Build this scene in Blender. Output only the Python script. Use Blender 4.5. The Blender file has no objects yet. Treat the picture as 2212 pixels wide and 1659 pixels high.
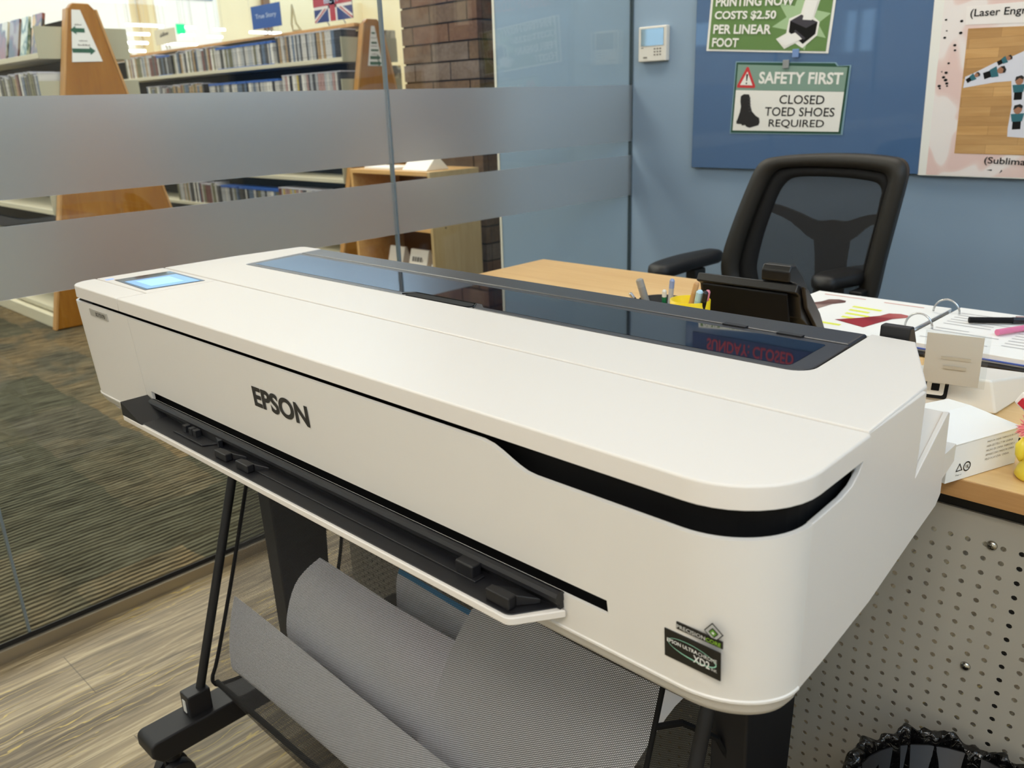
import bpy, bmesh, math, random
from mathutils import Vector, Matrix
random.seed(7)
SC = bpy.context.scene
COL = SC.collection

# ------------------------------------------------------------------ camera
cam_d = bpy.data.cameras.new('camera')
cam_d.sensor_fit = 'HORIZONTAL'; cam_d.sensor_width = 36.0
cam_d.lens = 29.52
cam_d.clip_start = 0.02; cam_d.clip_end = 200
cam_d.dof.use_dof = True; cam_d.dof.focus_distance = 1.05; cam_d.dof.aperture_fstop = 9.0
cam = bpy.data.objects.new('camera', cam_d); COL.objects.link(cam)
def cam_matrix(pitch, roll, yaw, loc):
    cz, sz, cp, sp = math.cos(yaw), math.sin(yaw), math.cos(pitch), math.sin(pitch)
    f = Vector((sz*cp, cz*cp, sp)); r = Vector((cz, -sz, 0)); u = r.cross(f)
    cr, sr = math.cos(roll), math.sin(roll)
    R = r*cr + u*sr; U = -r*sr + u*cr
    m = Matrix((R, U, -f)).transposed().to_4x4()
    m.translation = loc
    return m
cam.matrix_world = cam_matrix(-0.32424947, -0.03513764, -0.7711647, Vector((0, 0, 1.176)))
SC.camera = cam

# ------------------------------------------------------------------ world, exposure
w = bpy.data.worlds.new('sky'); SC.world = w; w.use_nodes = True
bg = w.node_tree.nodes['Background']
bg.inputs['Color'].default_value = (0.48, 0.70, 0.94, 1); bg.inputs['Strength'].default_value = 4.4
SC.view_settings.view_transform = 'Standard'; SC.view_settings.look = 'None'
SC.view_settings.exposure = 0.0; SC.view_settings.gamma = 1.0; SC.view_settings.use_curve_mapping = False
SC.cycles.use_denoising = True
SC.cycles.max_bounces = 10; SC.cycles.transparent_max_bounces = 24; SC.cycles.transmission_bounces = 10
SC.cycles.diffuse_bounces = 4; SC.cycles.glossy_bounces = 4
SC.cycles.sample_clamp_indirect = 4.0
SC.cycles.caustics_reflective = False; SC.cycles.caustics_refractive = False

# ------------------------------------------------------------------ area lamps standing in for both rooms' ceiling lighting
def area(name, loc, sx, sy, power, color=(1, 0.95, 0.88), rot=(0, 0, 0)):
    l = bpy.data.lights.new(name, 'AREA'); l.shape = 'RECTANGLE'; l.size = sx; l.size_y = sy
    l.energy = power; l.color = color
    o = bpy.data.objects.new(name, l); COL.objects.link(o); o.location = loc; o.rotation_euler = rot
    return o
ROOM_LAMPS = [(0.40, -0.9, 2.70), (-1.35, -2.0, 2.70), (-1.38, 2.25, 2.70), (-0.5, 1.9, 2.70)]  # unseen fill lamps, placed to balance light on printer front, side and blue wall
ROOM_POWER = [38, 21, 15, 3]
for p, e in zip(ROOM_LAMPS, ROOM_POWER):
    area('ceiling_fill_light', p, 1.15, 0.55, e, (1, 0.91, 0.79))
HALL_LAMPS = [(-3.5, -0.8), (-3.5, 1.9)]
for x, y in HALL_LAMPS:
    area('hall_lamp_light', (x, y, 3.22), 1.2, 1.2, 50, (1, 0.93, 0.80))

# ------------------------------------------------------------------ helpers
def S(h):
    h = h.lstrip('#'); v = [int(h[i:i+2], 16)/255 for i in (0, 2, 4)]
    return tuple(c/12.92 if c <= 0.04045 else ((c+0.055)/1.055)**2.4 for c in v)
def mat(name, col=(0.8, 0.8, 0.8), rough=0.5, metal=0.0, spec=0.5, emit=None, es=0.0, coat=0.0, trans=0.0, alpha=1.0, ior=1.45):
    m = bpy.data.materials.new(name); m.use_nodes = True
    b = m.node_tree.nodes['Principled BSDF']
    if isinstance(col, str): col = S(col)
    b.inputs['Base Color'].default_value = (*col, 1); b.inputs['Roughness'].default_value = rough
    b.inputs['Metallic'].default_value = metal; b.inputs['Specular IOR Level'].default_value = spec
    b.inputs['Coat Weight'].default_value = coat; b.inputs['Coat Roughness'].default_value = 0.03
    b.inputs['Transmission Weight'].default_value = trans; b.inputs['Alpha'].default_value = alpha
    b.inputs['IOR'].default_value = ior
    if emit is not None:
        if isinstance(emit, str): emit = S(emit)
        b.inputs['Emission Color'].default_value = (*emit, 1); b.inputs['Emission Strength'].default_value = es
    return m
class NT:
    def __init__(s, m): s.t = m.node_tree; s.b = s.t.nodes.get('Principled BSDF'); s.out = s.t.nodes['Material Output']
    def n(s, typ, **kw):
        nd = s.t.nodes.new(typ)
        for k, v in kw.items():
            if k.startswith('i_'):
                nd.inputs[k[2:].replace('_', ' ')].default_value = v
            else: setattr(nd, k, v)
        return nd
    def l(s, a, b): s.t.links.new(a, b)
    def coords(s, kind='Object', scale=(1, 1, 1), rot=(0, 0, 0), loc=(0, 0, 0)):
        tc = s.n('ShaderNodeTexCoord'); mp = s.n('ShaderNodeMapping')
        mp.inputs['Scale'].default_value = scale; mp.inputs['Rotation'].default_value = rot; mp.inputs['Location'].default_value = loc
        s.l(tc.outputs[kind], mp.inputs['Vector']); return mp.outputs['Vector']
    def noise(s, vec, scale=5, detail=4, rough=0.55, dist=0.0):
        nd = s.n('ShaderNodeTexNoise'); nd.inputs['Scale'].default_value = scale; nd.inputs['Detail'].default_value = detail
        nd.inputs['Roughness'].default_value = rough; nd.inputs['Distortion'].default_value = dist
        s.l(vec, nd.inputs['Vector']); return nd.outputs['Fac']
    def ramp(s, fac, stops):
        r = s.n('ShaderNodeValToRGB'); e = r.color_ramp.elements
        while len(e) < len(stops): e.new(0.5)
        for el, (p, c) in zip(e, stops):
            el.position = p; el.color = (*(S(c) if isinstance(c, str) else c), 1)
        s.l(fac, r.inputs['Fac']); return r.outputs['Color']
    def mix(s, fac, a, b, blend='MIX'):
        m = s.n('ShaderNodeMix', data_type='RGBA', blend_type=blend)
        for v, k in ((fac, 0), (a, 6), (b, 7)):
            if hasattr(v, 'node'): s.l(v, m.inputs[k])
            else: m.inputs[k].default_value = v if k == 0 else (*(S(v) if isinstance(v, str) else v), 1)
        return m.outputs[2]
    def math(s, op, a, b=0.0, c=0.0):
        m = s.n('ShaderNodeMath', operation=op)
        for i, v in enumerate((a, b, c)):
            if hasattr(v, 'node'): s.l(v, m.inputs[i])
            else: m.inputs[i].default_value = v
        return m.outputs[0]
    def bump(s, h, strength=0.2, dist=0.002):
        b = s.n('ShaderNodeBump'); b.inputs['Strength'].default_value = strength; b.inputs['Distance'].default_value = dist
        s.l(h, b.inputs['Height']); s.l(b.outputs['Normal'], s.b.inputs['Normal'])

class MB:
    """collects shapes for one mesh; every face carries a material slot"""
    def __init__(s): s.v = []; s.f = []; s.m = []; s.uv = None
    def add(s, vs, fs, m=0):
        o = len(s.v); s.v += [tuple(v) for v in vs]; s.f += [tuple(i+o for i in f) for f in fs]; s.m += [m]*len(fs); return s
    def box(s, a, b, m=0):
        (x0, y0, z0), (x1, y1, z1) = a, b
        vs = [(x0,y0,z0),(x1,y0,z0),(x1,y1,z0),(x0,y1,z0),(x0,y0,z1),(x1,y0,z1),(x1,y1,z1),(x0,y1,z1)]
        return s.add(vs, [(3,2,1,0),(4,5,6,7),(0,1,5,4),(1,2,6,5),(2,3,7,6),(3,0,4,7)], m)
    def obox(s, c, ax, ay, az, m=0):
        """box from centre and three half-axis vectors"""
        c, ax, ay, az = map(Vector, (c, ax, ay, az))
        vs = [c+ax*i+ay*j+az*k for k in (-1, 1) for i, j in ((-1,-1),(1,-1),(1,1),(-1,1))]
        return s.add(vs, [(3,2,1,0),(4,5,6,7),(0,1,5,4),(1,2,6,5),(2,3,7,6),(3,0,4,7)], m)
    def prism(s, poly, lo, hi, axis='z', m=0, rt=0.0, seg=3):
        """extrude a 2D polygon (ccw); rt rounds the hi edge"""
        n = len(poly)
        area2 = sum(poly[i][0]*poly[(i+1)%n][1]-poly[(i+1)%n][0]*poly[i][1] for i in range(n))
        if area2 < 0: poly = poly[::-1]
        def P(p, h):
            return (p[0], p[1], h) if axis == 'z' else ((h, p[0], p[1]) if axis == 'x' else (p[1], h, p[0]))
        loops = [(poly, lo)]
        if rt > 0:
            for k in range(seg+1):
                a = math.pi/2*k/seg
                loops.append((inset(poly, rt*(1-math.cos(a))), hi-rt+rt*math.sin(a)))
        else: loops.append((poly, hi))
        vs = [P(p, h) for pl, h in loops for p in pl]
        fs = [tuple(range(n))[::-1]]
        for k in range(len(loops)-1):
            for i in range(n):
                j = (i+1) % n
                fs.append((k*n+i, k*n+j, (k+1)*n+j, (k+1)*n+i))
        fs.append(tuple((len(loops)-1)*n+i for i in range(n)))
        return s.add(vs, fs, m)
    def tube(s, pts, r, n=8, m=0, closed=False, caps=True):
        pts = [Vector(p) for p in pts]; N = len(pts)
        rs = r if isinstance(r, (list, tuple)) else [r]*N
        rings = []; up = None
        for i, p in enumerate(pts):
            if closed: t = pts[(i+1) % N]-pts[i-1]
            else: t = pts[min(i+1, N-1)]-pts[max(i-1, 0)]
            t.normalize()
            if up is None: up = Vector((0, 0, 1)) if abs(t.z) < 0.9 else Vector((1, 0, 0))
            a = up-t*up.dot(t); a.normalize(); b = t.cross(a); up = a
            rings.append([p+(a*math.cos(2*math.pi*k/n)+b*math.sin(2*math.pi*k/n))*rs[i] for k in range(n)])
        vs = [v for rg in rings for v in rg]; fs = []
        for i in range(N if closed else N-1):
            i2 = (i+1) % N
            for k in range(n):
                k2 = (k+1) % n
                fs.append((i*n+k, i*n+k2, i2*n+k2, i2*n+k))
        if caps and not closed:
            fs.append(tuple(range(n))[::-1]); fs.append(tuple((N-1)*n+k for k in range(n)))
        return s.add(vs, fs, m)
    def lathe(s, prof, c=(0, 0, 0), n=24, m=0, axis='z'):
        vs = []; fs = []; N = len(prof)
        for r, h in prof:
            for k in range(n):
                a = 2*math.pi*k/n
                p = (r*math.cos(a), r*math.sin(a), h)
                if axis == 'x': p = (p[2], p[0], p[1])
                if axis == 'y': p = (p[1], p[2], p[0])
                vs.append((c[0]+p[0], c[1]+p[1], c[2]+p[2]))
        for i in range(N-1):
            for k in range(n):
                k2 = (k+1) % n
                fs.append((i*n+k, i*n+k2, (i+1)*n+k2, (i+1)*n+k))
        fs.append(tuple(range(n))[::-1]); fs.append(tuple((N-1)*n+k for k in range(n)))
        return s.add(vs, fs, m)
    def grid(s, fn, nu, nv, m=0, uvfn=None):
        o = len(s.v)
        vs = [fn(i/nu, j/nv) for j in range(nv+1) for i in range(nu+1)]
        fs = [(j*(nu+1)+i, j*(nu+1)+i+1, (j+1)*(nu+1)+i+1, (j+1)*(nu+1)+i) for j in range(nv) for i in range(nu)]
        if uvfn:
            s.uv = s.uv or {}
            for j in range(nv+1):
                for i in range(nu+1): s.uv[o+j*(nu+1)+i] = uvfn(i/nu, j/nv)
        return s.add(vs, fs, m)
    def poly(s, pts, m=0): return s.add(pts, [tuple(range(len(pts)))], m)
def inset(poly, d):
    n = len(poly); out = []
    for i in range(n):
        p0, p, p1 = Vector(poly[i-1]), Vector(poly[i]), Vector(poly[(i+1) % n])
        e0 = (p-p0).normalized(); e1 = (p1-p).normalized()
        n0 = Vector((-e0.y, e0.x)); n1 = Vector((-e1.y, e1.x))
        b = n0+n1; k = b.length_squared
        out.append(tuple(p+b*(2*d/k)) if k > 0.15 else tuple(p+n0*d))
    return out
def fillet(poly, radii, seg=6):
    """round polygon corners; radii: one value or list"""
    n = len(poly); out = []
    if not isinstance(radii, (list, tuple)): radii = [radii]*n
    for i in range(n):
        r = radii[i]; p = Vector(poly[i])
        if r <= 0: out.append(tuple(p)); continue
        a = (Vector(poly[i-1])-p).normalized(); b = (Vector(poly[(i+1) % n])-p).normalized()
        ang = a.angle(b); t = r/math.tan(ang/2)
        c = p+(a+b).normalized()*(r/math.sin(ang/2))
        v0 = p+a*t-c; v1 = p+b*t-c
        a0 = math.atan2(v0.y, v0.x); a1 = math.atan2(v1.y, v1.x)
        d = (a1-a0+math.pi) % (2*math.pi)-math.pi
        for k in range(seg+1):
            aa = a0+d*k/seg; out.append((c.x+r*math.cos(aa), c.y+r*math.sin(aa)))
    return out
def rrect(x0, y0, x1, y1, r, seg=5): return fillet([(x0, y0), (x1, y0), (x1, y1), (x0, y1)], r, seg)

ORIG = {}
def obj(name, mb, mats, parent=None, bevel=0, seg=2, smooth=False, local=False, solid=0, subsurf=0, kind=None, label=None, doubles=False):
    me = bpy.data.meshes.new(name)
    off = Vector((0, 0, 0))
    if parent is not None and not local: off = ORIG.get(parent.name, Vector((0, 0, 0)))
    me.from_pydata([tuple(Vector(v)-off) for v in mb.v], [], mb.f)
    if not isinstance(mats, (list, tuple)): mats = [mats]
    for m in mats: me.materials.append(m)
    for p, mi in zip(me.polygons, mb.m): p.material_index = mi; p.use_smooth = smooth
    if mb.uv:
        ul = me.uv_layers.new(name='uv')
        for lp in me.loops: ul.data[lp.index].uv = mb.uv.get(lp.vertex_index, (0, 0))
    if doubles:
        bm = bmesh.new(); bm.from_mesh(me); bmesh.ops.remove_doubles(bm, verts=bm.verts, dist=1e-5); bm.to_mesh(me); bm.free()
    me.update()
    o = bpy.data.objects.new(name, me); COL.objects.link(o)
    if parent is not None: o.parent = parent
    if not local: ORIG[o.name] = off
    if solid:
        md = o.modifiers.new('solid', 'SOLIDIFY'); md.thickness = solid; md.offset = -1
        md = o.modifiers.new('split', 'EDGE_SPLIT'); md.split_angle = math.radians(38)
    if bevel:
        md = o.modifiers.new('bevel', 'BEVEL'); md.width = bevel; md.segments = seg; md.limit_method = 'ANGLE'; md.angle_limit = math.radians(35)
        for p in me.polygons: p.use_smooth = True
        md.harden_normals = True
    if subsurf:
        md = o.modifiers.new('sub', 'SUBSURF'); md.levels = subsurf; md.render_levels = subsurf
    if kind: o['kind'] = kind
    if label: o['label'] = label
    return o
def auto_smooth(o, ang=40):
    me = o.data
    bm = bmesh.new(); bm.from_mesh(me)
    for f in bm.faces: f.smooth = True
    for e in bm.edges:
        if len(e.link_faces) == 2 and e.calc_face_angle(0) > math.radians(ang): e.smooth = False
    bm.to_mesh(me); bm.free()
    md = o.modifiers.new('weighted', 'WEIGHTED_NORMAL'); md.keep_sharp = True; md.weight = 80
    return o
def tag(o, label, cat, group=None):
    o['label'] = label; o['category'] = cat
    if group: o['group'] = group
    return o
def thing(name, label, cat, loc=(0, 0, 0), group=None, rz=0):
    o = bpy.data.objects.new(name, None); COL.objects.link(o); o.empty_display_size = 0.05
    o.location = loc; o.rotation_euler = (0, 0, rz)
    ORIG[o.name] = Vector(loc)
    return tag(o, label, cat, group)
def copy_tree(o, parent=None):
    c = o.copy(); COL.objects.link(c)
    if parent is not None: c.parent = parent
    for ch in list(o.children): copy_tree(ch, c)
    return c
def struct(name, mb, mats, **kw): return obj(name, mb, mats, kind='structure', **kw)

def word_marks(org, xd, yd, w, h, seed=1, nrm=0.0006):
    """a line too small to read: a row of short upright strokes"""
    rd = random.Random(seed); m = MB(); org, xd, yd = Vector(org), Vector(xd).normalized(), Vector(yd).normalized(); n = xd.cross(yd)*nrm; u = 0.0
    while u < w:
        k = min(rd.uniform(0.35, 0.8)*h, w-u); hh = h*rd.choice((0.6, 0.6, 1.0))
        m.add([org+xd*u+n, org+xd*(u+k)+n, org+xd*(u+k)+yd*hh+n, org+xd*u+yd*hh+n], [(0, 1, 2, 3)]); u += k+0.18*h
    return m
def text_mb(body, org, xd, yd, w=None, h=None, mb=None, m=0, bold=0.0, align='LEFT', thick=0.0006, spacing=1.0, shear=0.0, fn=None, reso=3):
    """lettering as geometry: fitted into w x h, laid at org along xd / yd; fn(u,v) may place it on a bent sheet"""
    cu = bpy.data.curves.new('lettering', 'FONT'); cu.body = body; cu.size = 1.0; cu.offset = bold; cu.resolution_u = reso
    cu.space_character = spacing; cu.shear = shear; cu.align_x = align; cu.extrude = 0.0; cu.space_line = 0.95
    o = bpy.data.objects.new('lettering', cu); COL.objects.link(o)
    dg = bpy.context.evaluated_depsgraph_get(); dg.update()
    me = bpy.data.meshes.new_from_object(o.evaluated_get(dg))
    vs = [v.co.copy() for v in me.vertices]; fs = [tuple(p.vertices) for p in me.polygons]
    bpy.data.objects.remove(o); bpy.data.curves.remove(cu); bpy.data.meshes.remove(me)
    x0 = min(v.x for v in vs); x1 = max(v.x for v in vs); y0 = min(v.y for v in vs); y1 = max(v.y for v in vs)
    sx = (w/(x1-x0)) if w else None; sy = (h/(y1-y0)) if h else None
    sx = sx or sy; sy = sy or sx
    mb = mb or MB()
    org, xd, yd = Vector(org), Vector(xd).normalized(), Vector(yd).normalized()
    nd = xd.cross(yd)
    out = []
    for v in vs:
        u, t = (v.x-x0)*sx, (v.y-y0)*sy
        out.append(fn(u, t) if fn else org+xd*u+yd*t+nd*thick)
    return mb.add(out, fs, m)

# ------------------------------------------------------------------ materials
white_plastic = mat('white_plastic', '#d9d3cb', 0.42, spec=0.4)
white_plastic_b = mat('white_plastic_front', '#d8d4cd', 0.36, spec=0.45)
for m_ in (white_plastic, white_plastic_b):
    t = NT(m_); t.bump(t.noise(t.coords(), 900, 2), 0.03, 0.0004)
black_plastic = mat('black_plastic', '#17171a', 0.45)
black_matte = mat('black_matte', '#0b0b0c', 0.7, spec=0.25)
black_gloss = mat('black_gloss', '#08090b', 0.06)
stand_black = mat('stand_black', '#141417', 0.5)
dark_ink = mat('dark_ink', '#2e2c29', 0.5)
ink_black = mat('ink_black', '#141414', 0.6, spec=0.2)
paper_white = mat('paper_white', '#efeeea', 0.7, spec=0.2)
steel = mat('steel', '#c9c9c9', 0.25, metal=1.0)
alu = mat('aluminium', '#b9b09e', 0.38, metal=0.9)
gasket = mat('gasket', '#0e0e0e', 0.6)
cover_gloss = mat('smoked_cover_window', '#0a0c16', 0.02, spec=1.0, coat=0.0)
cover_frame = mat('smoked_cover_frame', '#191a20', 0.38, spec=0.9)
white_sheet = mat('white_paint', '#e8e4d6', 0.5)

def perlin_wall(name, a, b, rough=0.75):
    m = mat(name, a, rough, spec=0.2); t = NT(m); v = t.coords()
    t.l(t.mix(t.noise(v, 3, 3), a, b), t.b.inputs['Base Color']); t.bump(t.noise(v, 260, 2), 0.12, 0.001); return m
blue_wall_m = perlin_wall('blue_wall_paint', '#91a7bc', '#8ca2b8', 0.5)
room_ceiling_m = mat('ceiling_paint', '#e6e4de', 0.9, spec=0.1)
cream_wall_m = perlin_wall('cream_wall_paint', '#efe3c0', '#ebdfba')
pale_wall_m = perlin_wall('pale_wall_paint', '#ece9e0', '#e8e4da')

# vinyl plank floor, boards run along y
floor_m = mat('vinyl_plank_floor', '#8a7c68', 0.38, spec=0.4); t = NT(floor_m)
v = t.coords()
rot = t.coords(rot=(0, 0, math.pi/2))
bk = t.n('ShaderNodeTexBrick'); bk.offset = 0.37; bk.inputs['Scale'].default_value = 1.0
bk.inputs['Brick Width'].default_value = 1.2; bk.inputs['Row Height'].default_value = 0.19
bk.inputs['Mortar Size'].default_value = 0.0012; bk.inputs['Color1'].default_value = (0, 0, 0, 1); bk.inputs['Color2'].default_value = (1, 1, 1, 1)
bk.inputs['Mortar'].default_value = (0.35, 0.35, 0.35, 1); t.l(rot, bk.inputs['Vector'])
tone = t.ramp(bk.outputs['Color'], [(0, '#6a5d4a'), (0.45, '#85765c'), (1, '#a39275')])
grain = t.noise(t.coords(scale=(26, 1.6, 1)), 1.6, 6, 0.65, 1.2)
col = t.mix(0.75, tone, t.ramp(grain, [(0.36, '#33291c'), (0.5, '#7c6d53'), (0.64, '#cdbd9a')]))
soft = t.noise(t.coords(scale=(9, 0.8, 1)), 1.3, 3, 0.6, 0.5)
col = t.mix(0.35, col, t.ramp(soft, [(0.38, '#453b2c'), (0.62, '#bdad8b')]))
# yellow cathedral grain lines
wv = t.n('ShaderNodeTexWave', wave_type='RINGS', rings_direction='SPHERICAL'); wv.inputs['Scale'].default_value = 3.4
wv.inputs['Distortion'].default_value = 9; wv.inputs['Detail'].default_value = 3; wv.inputs['Detail Scale'].default_value = 1.6
t.l(t.coords(scale=(4.5, 1.2, 1)), wv.inputs['Vector'])
line = t.ramp(wv.outputs['Fac'], [(0.0, (1, 1, 1)), (0.012, (1, 1, 1)), (0.03, (0, 0, 0))])
msk = t.ramp(t.noise(t.coords(scale=(2.2, 1.0, 1)), 2.3, 2), [(0.47, (0, 0, 0)), (0.55, (1, 1, 1))])
lm = t.mix(1.0, line, msk, 'MULTIPLY')
col = t.mix(t.math('MULTIPLY', lm, 0.7), col, '#cdb463')
dk = t.math('MULTIPLY', bk.outputs['Fac'], 0.55)
col = t.mix(dk, col, '#332c22')
t.l(col, t.b.inputs['Base Color']); t.bump(grain, 0.15, 0.001)

# carpet tiles
carpet_m = mat('carpet_tile', '#4a463c', 0.95, spec=0.05); t = NT(carpet_m)
bk = t.n('ShaderNodeTexBrick'); bk.offset = 0.5; bk.inputs['Scale'].default_value = 1.0
bk.inputs['Brick Width'].default_value = 0.62; bk.inputs['Row Height'].default_value = 0.3; bk.inputs['Mortar Size'].default_value = 0.0
bk.inputs['Color1'].default_value = (0, 0, 0, 1); bk.inputs['Color2'].default_value = (1, 1, 1, 1); bk.inputs['Bias'].default_value = 0.0
wob = t.n('ShaderNodeVectorMath', operation='ADD')
nz = t.n('ShaderNodeTexNoise'); nz.inputs['Scale'].default_value = 9; t.l(t.coords(), nz.inputs['Vector'])
sc_ = t.n('ShaderNodeVectorMath', operation='SCALE'); sc_.inputs['Scale'].default_value = 0.05; t.l(nz.outputs['Color'], sc_.inputs[0])
t.l(t.coords(rot=(0, 0, 0)), wob.inputs[0]); t.l(sc_.outputs['Vector'], wob.inputs[1]); t.l(wob.outputs['Vector'], bk.inputs['Vector'])
patch = t.noise(t.coords(scale=(1.6, 2.6, 1)), 1.5, 3, 0.6, 0.6)
pm = t.math('ADD', t.math('MULTIPLY', bk.outputs['Color'], 0.55), t.math('MULTIPLY', patch, 0.45))
colA = t.ramp(pm, [(0.30, '#585b53'), (0.42, '#6b685c'), (0.56, '#817560'), (0.70, '#5f605a')])
wv = t.n('ShaderNodeTexWave', wave_type='BANDS', bands_direction='X'); wv.inputs['Scale'].default_value = 15
wv.inputs['Distortion'].default_value = 4.0; wv.inputs['Detail'].default_value = 3.5; wv.inputs['Detail Scale'].default_value = 0.45; wv.inputs['Detail Roughness'].default_value = 0.6
t.l(t.coords(), wv.inputs['Vector'])
brk = t.noise(t.coords(scale=(60, 6, 1)), 1.0, 3, 0.6)
stripe = t.math('ADD', t.math('MULTIPLY', wv.outputs['Fac'], 0.36), t.math('MULTIPLY', brk, 0.9))
col = t.mix(1.0, colA, t.ramp(stripe, [(0.36, '#45433f'), (0.60, '#a09d95'), (0.82, '#fffaf0')]), 'MULTIPLY')
col = t.mix(1.0, col, (1.55, 1.5, 1.42), 'MULTIPLY')
fine = t.noise(t.coords(), 420, 2)
col = t.mix(0.35, col, t.ramp(fine, [(0.3, '#3a3732'), (0.7, '#c9c2b2')]), 'SOFT_LIGHT')
t.l(col, t.b.inputs['Base Color']); t.bump(stripe, 0.5, 0.004)

def wood(name, a, b, c, rough=0.35, axis='x', sc=1.0, coat=0.0):
    m = mat(name, b, rough, spec=0.4, coat=coat); t = NT(m)
    s = {'x': (1.2, 14, 14), 'y': (14, 1.2, 14), 'z': (14, 14, 1.2)}[axis]
    g = t.noise(t.coords(scale=tuple(k*sc for k in s)), 2.0, 6, 0.6, 0.8)
    f = t.noise(t.coords(scale=tuple(k*sc*6 for k in s)), 2.0, 3, 0.6)
    col = t.mix(0.3, t.ramp(g, [(0.3, a), (0.5, b), (0.72, c)]), t.ramp(f, [(0.3, a), (0.7, c)]))
    t.l(col, t.b.inputs['Base Color']); return m
maple = wood('maple_laminate', '#d6ab70', '#e0b97e', '#e8c58f', 0.38, 'x', 0.6)
maple_edge = wood('maple_edge', '#a67a48', '#b98b57', '#c79a66', 0.45, 'x', 1.2)
oak_panel = wood('honey_oak', '#8f5a1c', '#a0681f', '#b07a33', 0.25, 'z', 0.8, coat=0.15)
oak_edge = wood('honey_oak_edge', '#b58549', '#c3935a', '#cd9f68', 0.4, 'z', 1.0)
birch = wood('birch_ply', '#c99a5e', '#d5a96e', '#e0b981', 0.4, 'x', 0.8)
birch_pale = wood('birch_side', '#b39a6d', '#bfa67a', '#c8b186', 0.5, 'z', 0.7)

# clear glass: thin pane, both faces reflect
def schlick(t, f0=0.045):
    g = t.n('ShaderNodeNewGeometry'); d = t.n('ShaderNodeVectorMath', operation='DOT_PRODUCT')
    t.l(g.outputs['Incoming'], d.inputs[0]); t.l(g.outputs['Normal'], d.inputs[1])
    k = t.math('POWER', t.math('SUBTRACT', 1.0, t.math('ABSOLUTE', d.outputs['Value'])), 5.0)
    return t.math('ADD', f0, t.math('MULTIPLY', k, 1-f0))
def clear_glass(name, tint=(0.97, 0.985, 0.975), f0=0.045):
    m = bpy.data.materials.new(name); m.use_nodes = True; t = NT(m); t.t.nodes.remove(t.b)
    tr = t.n('ShaderNodeBsdfTransparent'); tr.inputs['Color'].default_value = (*tint, 1)
    gl = t.n('ShaderNodeBsdfGlossy'); gl.inputs['Roughness'].default_value = 0.0
    mx = t.n('ShaderNodeMixShader'); t.l(schlick(t, f0), mx.inputs[0]); t.l(tr.outputs[0], mx.inputs[1]); t.l(gl.outputs[0], mx.inputs[2])
    t.l(mx.outputs[0], t.out.inputs['Surface']); return m
glass_m = clear_glass('clear_glass')
window_glass_m = clear_glass('window_glass', (0.98, 0.99, 1.0))
frost_m = mat('frosted_film', (0.95, 0.96, 0.98), 0.30, trans=1.0, ior=1.45)
t = NT(frost_m); tl = t.n('ShaderNodeBsdfTranslucent'); tl.inputs['Color'].default_value = (0.64, 0.69, 0.76, 1)
df = t.n('ShaderNodeBsdfDiffuse'); df.inputs['Color'].default_value = (0.62, 0.70, 0.80, 1)
m1 = t.n('ShaderNodeMixShader'); m1.inputs[0].default_value = 0.45; t.l(tl.outputs[0], m1.inputs[1]); t.l(df.outputs[0], m1.inputs[2])
m2 = t.n('ShaderNodeMixShader'); m2.inputs[0].default_value = 0.20; t.l(t.b.outputs[0], m2.inputs[1]); t.l(m1.outputs[0], m2.inputs[2])
t.l(m2.outputs[0], t.out.inputs['Surface'])
joint_m = mat('silicone_joint', '#737f85', 0.3, spec=0.5)

# brick
brick_m = mat('brown_brick', '#5a4433', 0.85, spec=0.15); t = NT(brick_m)
brick_col = {}
def brick_material(name, a, b, c):
    m = mat(name, a, 0.85, spec=0.2); t = NT(m); n1 = t.noise(t.coords(), 7, 5, 0.65, 0.5); n2 = t.noise(t.coords(), 60, 3)
    col = t.mix(0.3, t.ramp(n1, [(0.3, a), (0.5, b), (0.72, c)]), t.ramp(n2, [(0.35, a), (0.65, c)]))
    t.l(col, t.b.inputs['Base Color']); t.bump(n2, 0.5, 0.004); return m
brick_ms = [brick_material('brown_brick', '#4e3f33', '#65513f', '#79644f'), brick_material('red_brick', '#563f32', '#6b4f3e', '#7b6350'), brick_material('grey_brick', '#54483f', '#6b5d52', '#7d7068')]
mortar_m = mat('mortar', '#38302a', 0.95, spec=0.1)

# ------------------------------------------------------------------ the room
WY = 2.764; GX = -2.0; RX = 1.0; RB = -2.6; CH = 2.75
struct('floor_room', MB().box((GX-0.03, RB, -0.05), (RX, WY, 0.0)), floor_m)
struct('wall_back', MB().box((-2.716, WY, 0.0), (RX+0.1, WY+0.15, 3.3)), blue_wall_m)
struct('ceiling_room', MB().box((GX-0.05, RB, CH), (RX, WY, CH+0.1)), room_ceiling_m)
struct('wall_rear', MB().box((GX, RB-0.1, 0.0), (RX+0.1, RB, CH)), pale_wall_m)
m = MB()
wy0, wy1, wz0, wz1 = -2.2, 2.5, 1.72, 2.62  # unseen window, lengthened rearward to add light on the printer's side and front
m.box((RX, RB, 0), (RX+0.1, WY, wz0)).box((RX, RB, wz1), (RX+0.1, WY, CH)).box((RX, RB, wz0), (RX+0.1, wy0, wz1)).box((RX, wy1, wz0), (RX+0.1, WY, wz1))
struct('wall_right', m, pale_wall_m)
m = MB()
for y in (wy0, wy0+0.94, wy0+1.88, wy0+2.82, wy0+3.76, wy1-0.04): m.box((RX+0.02, y, wz0), (RX+0.07, y+0.04, wz1))
m.box((RX+0.02, wy0, wz0), (RX+0.07, wy1, wz0+0.04)).box((RX+0.02, wy0, wz1-0.04), (RX+0.07, wy1, wz1))
wf = struct('window_4', m, white_sheet)
struct('window_pane', MB().box((RX+0.04, wy0+0.01, wz0+0.01), (RX+0.046, wy1-0.01, wz1-0.01)), window_glass_m, parent=wf)
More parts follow.
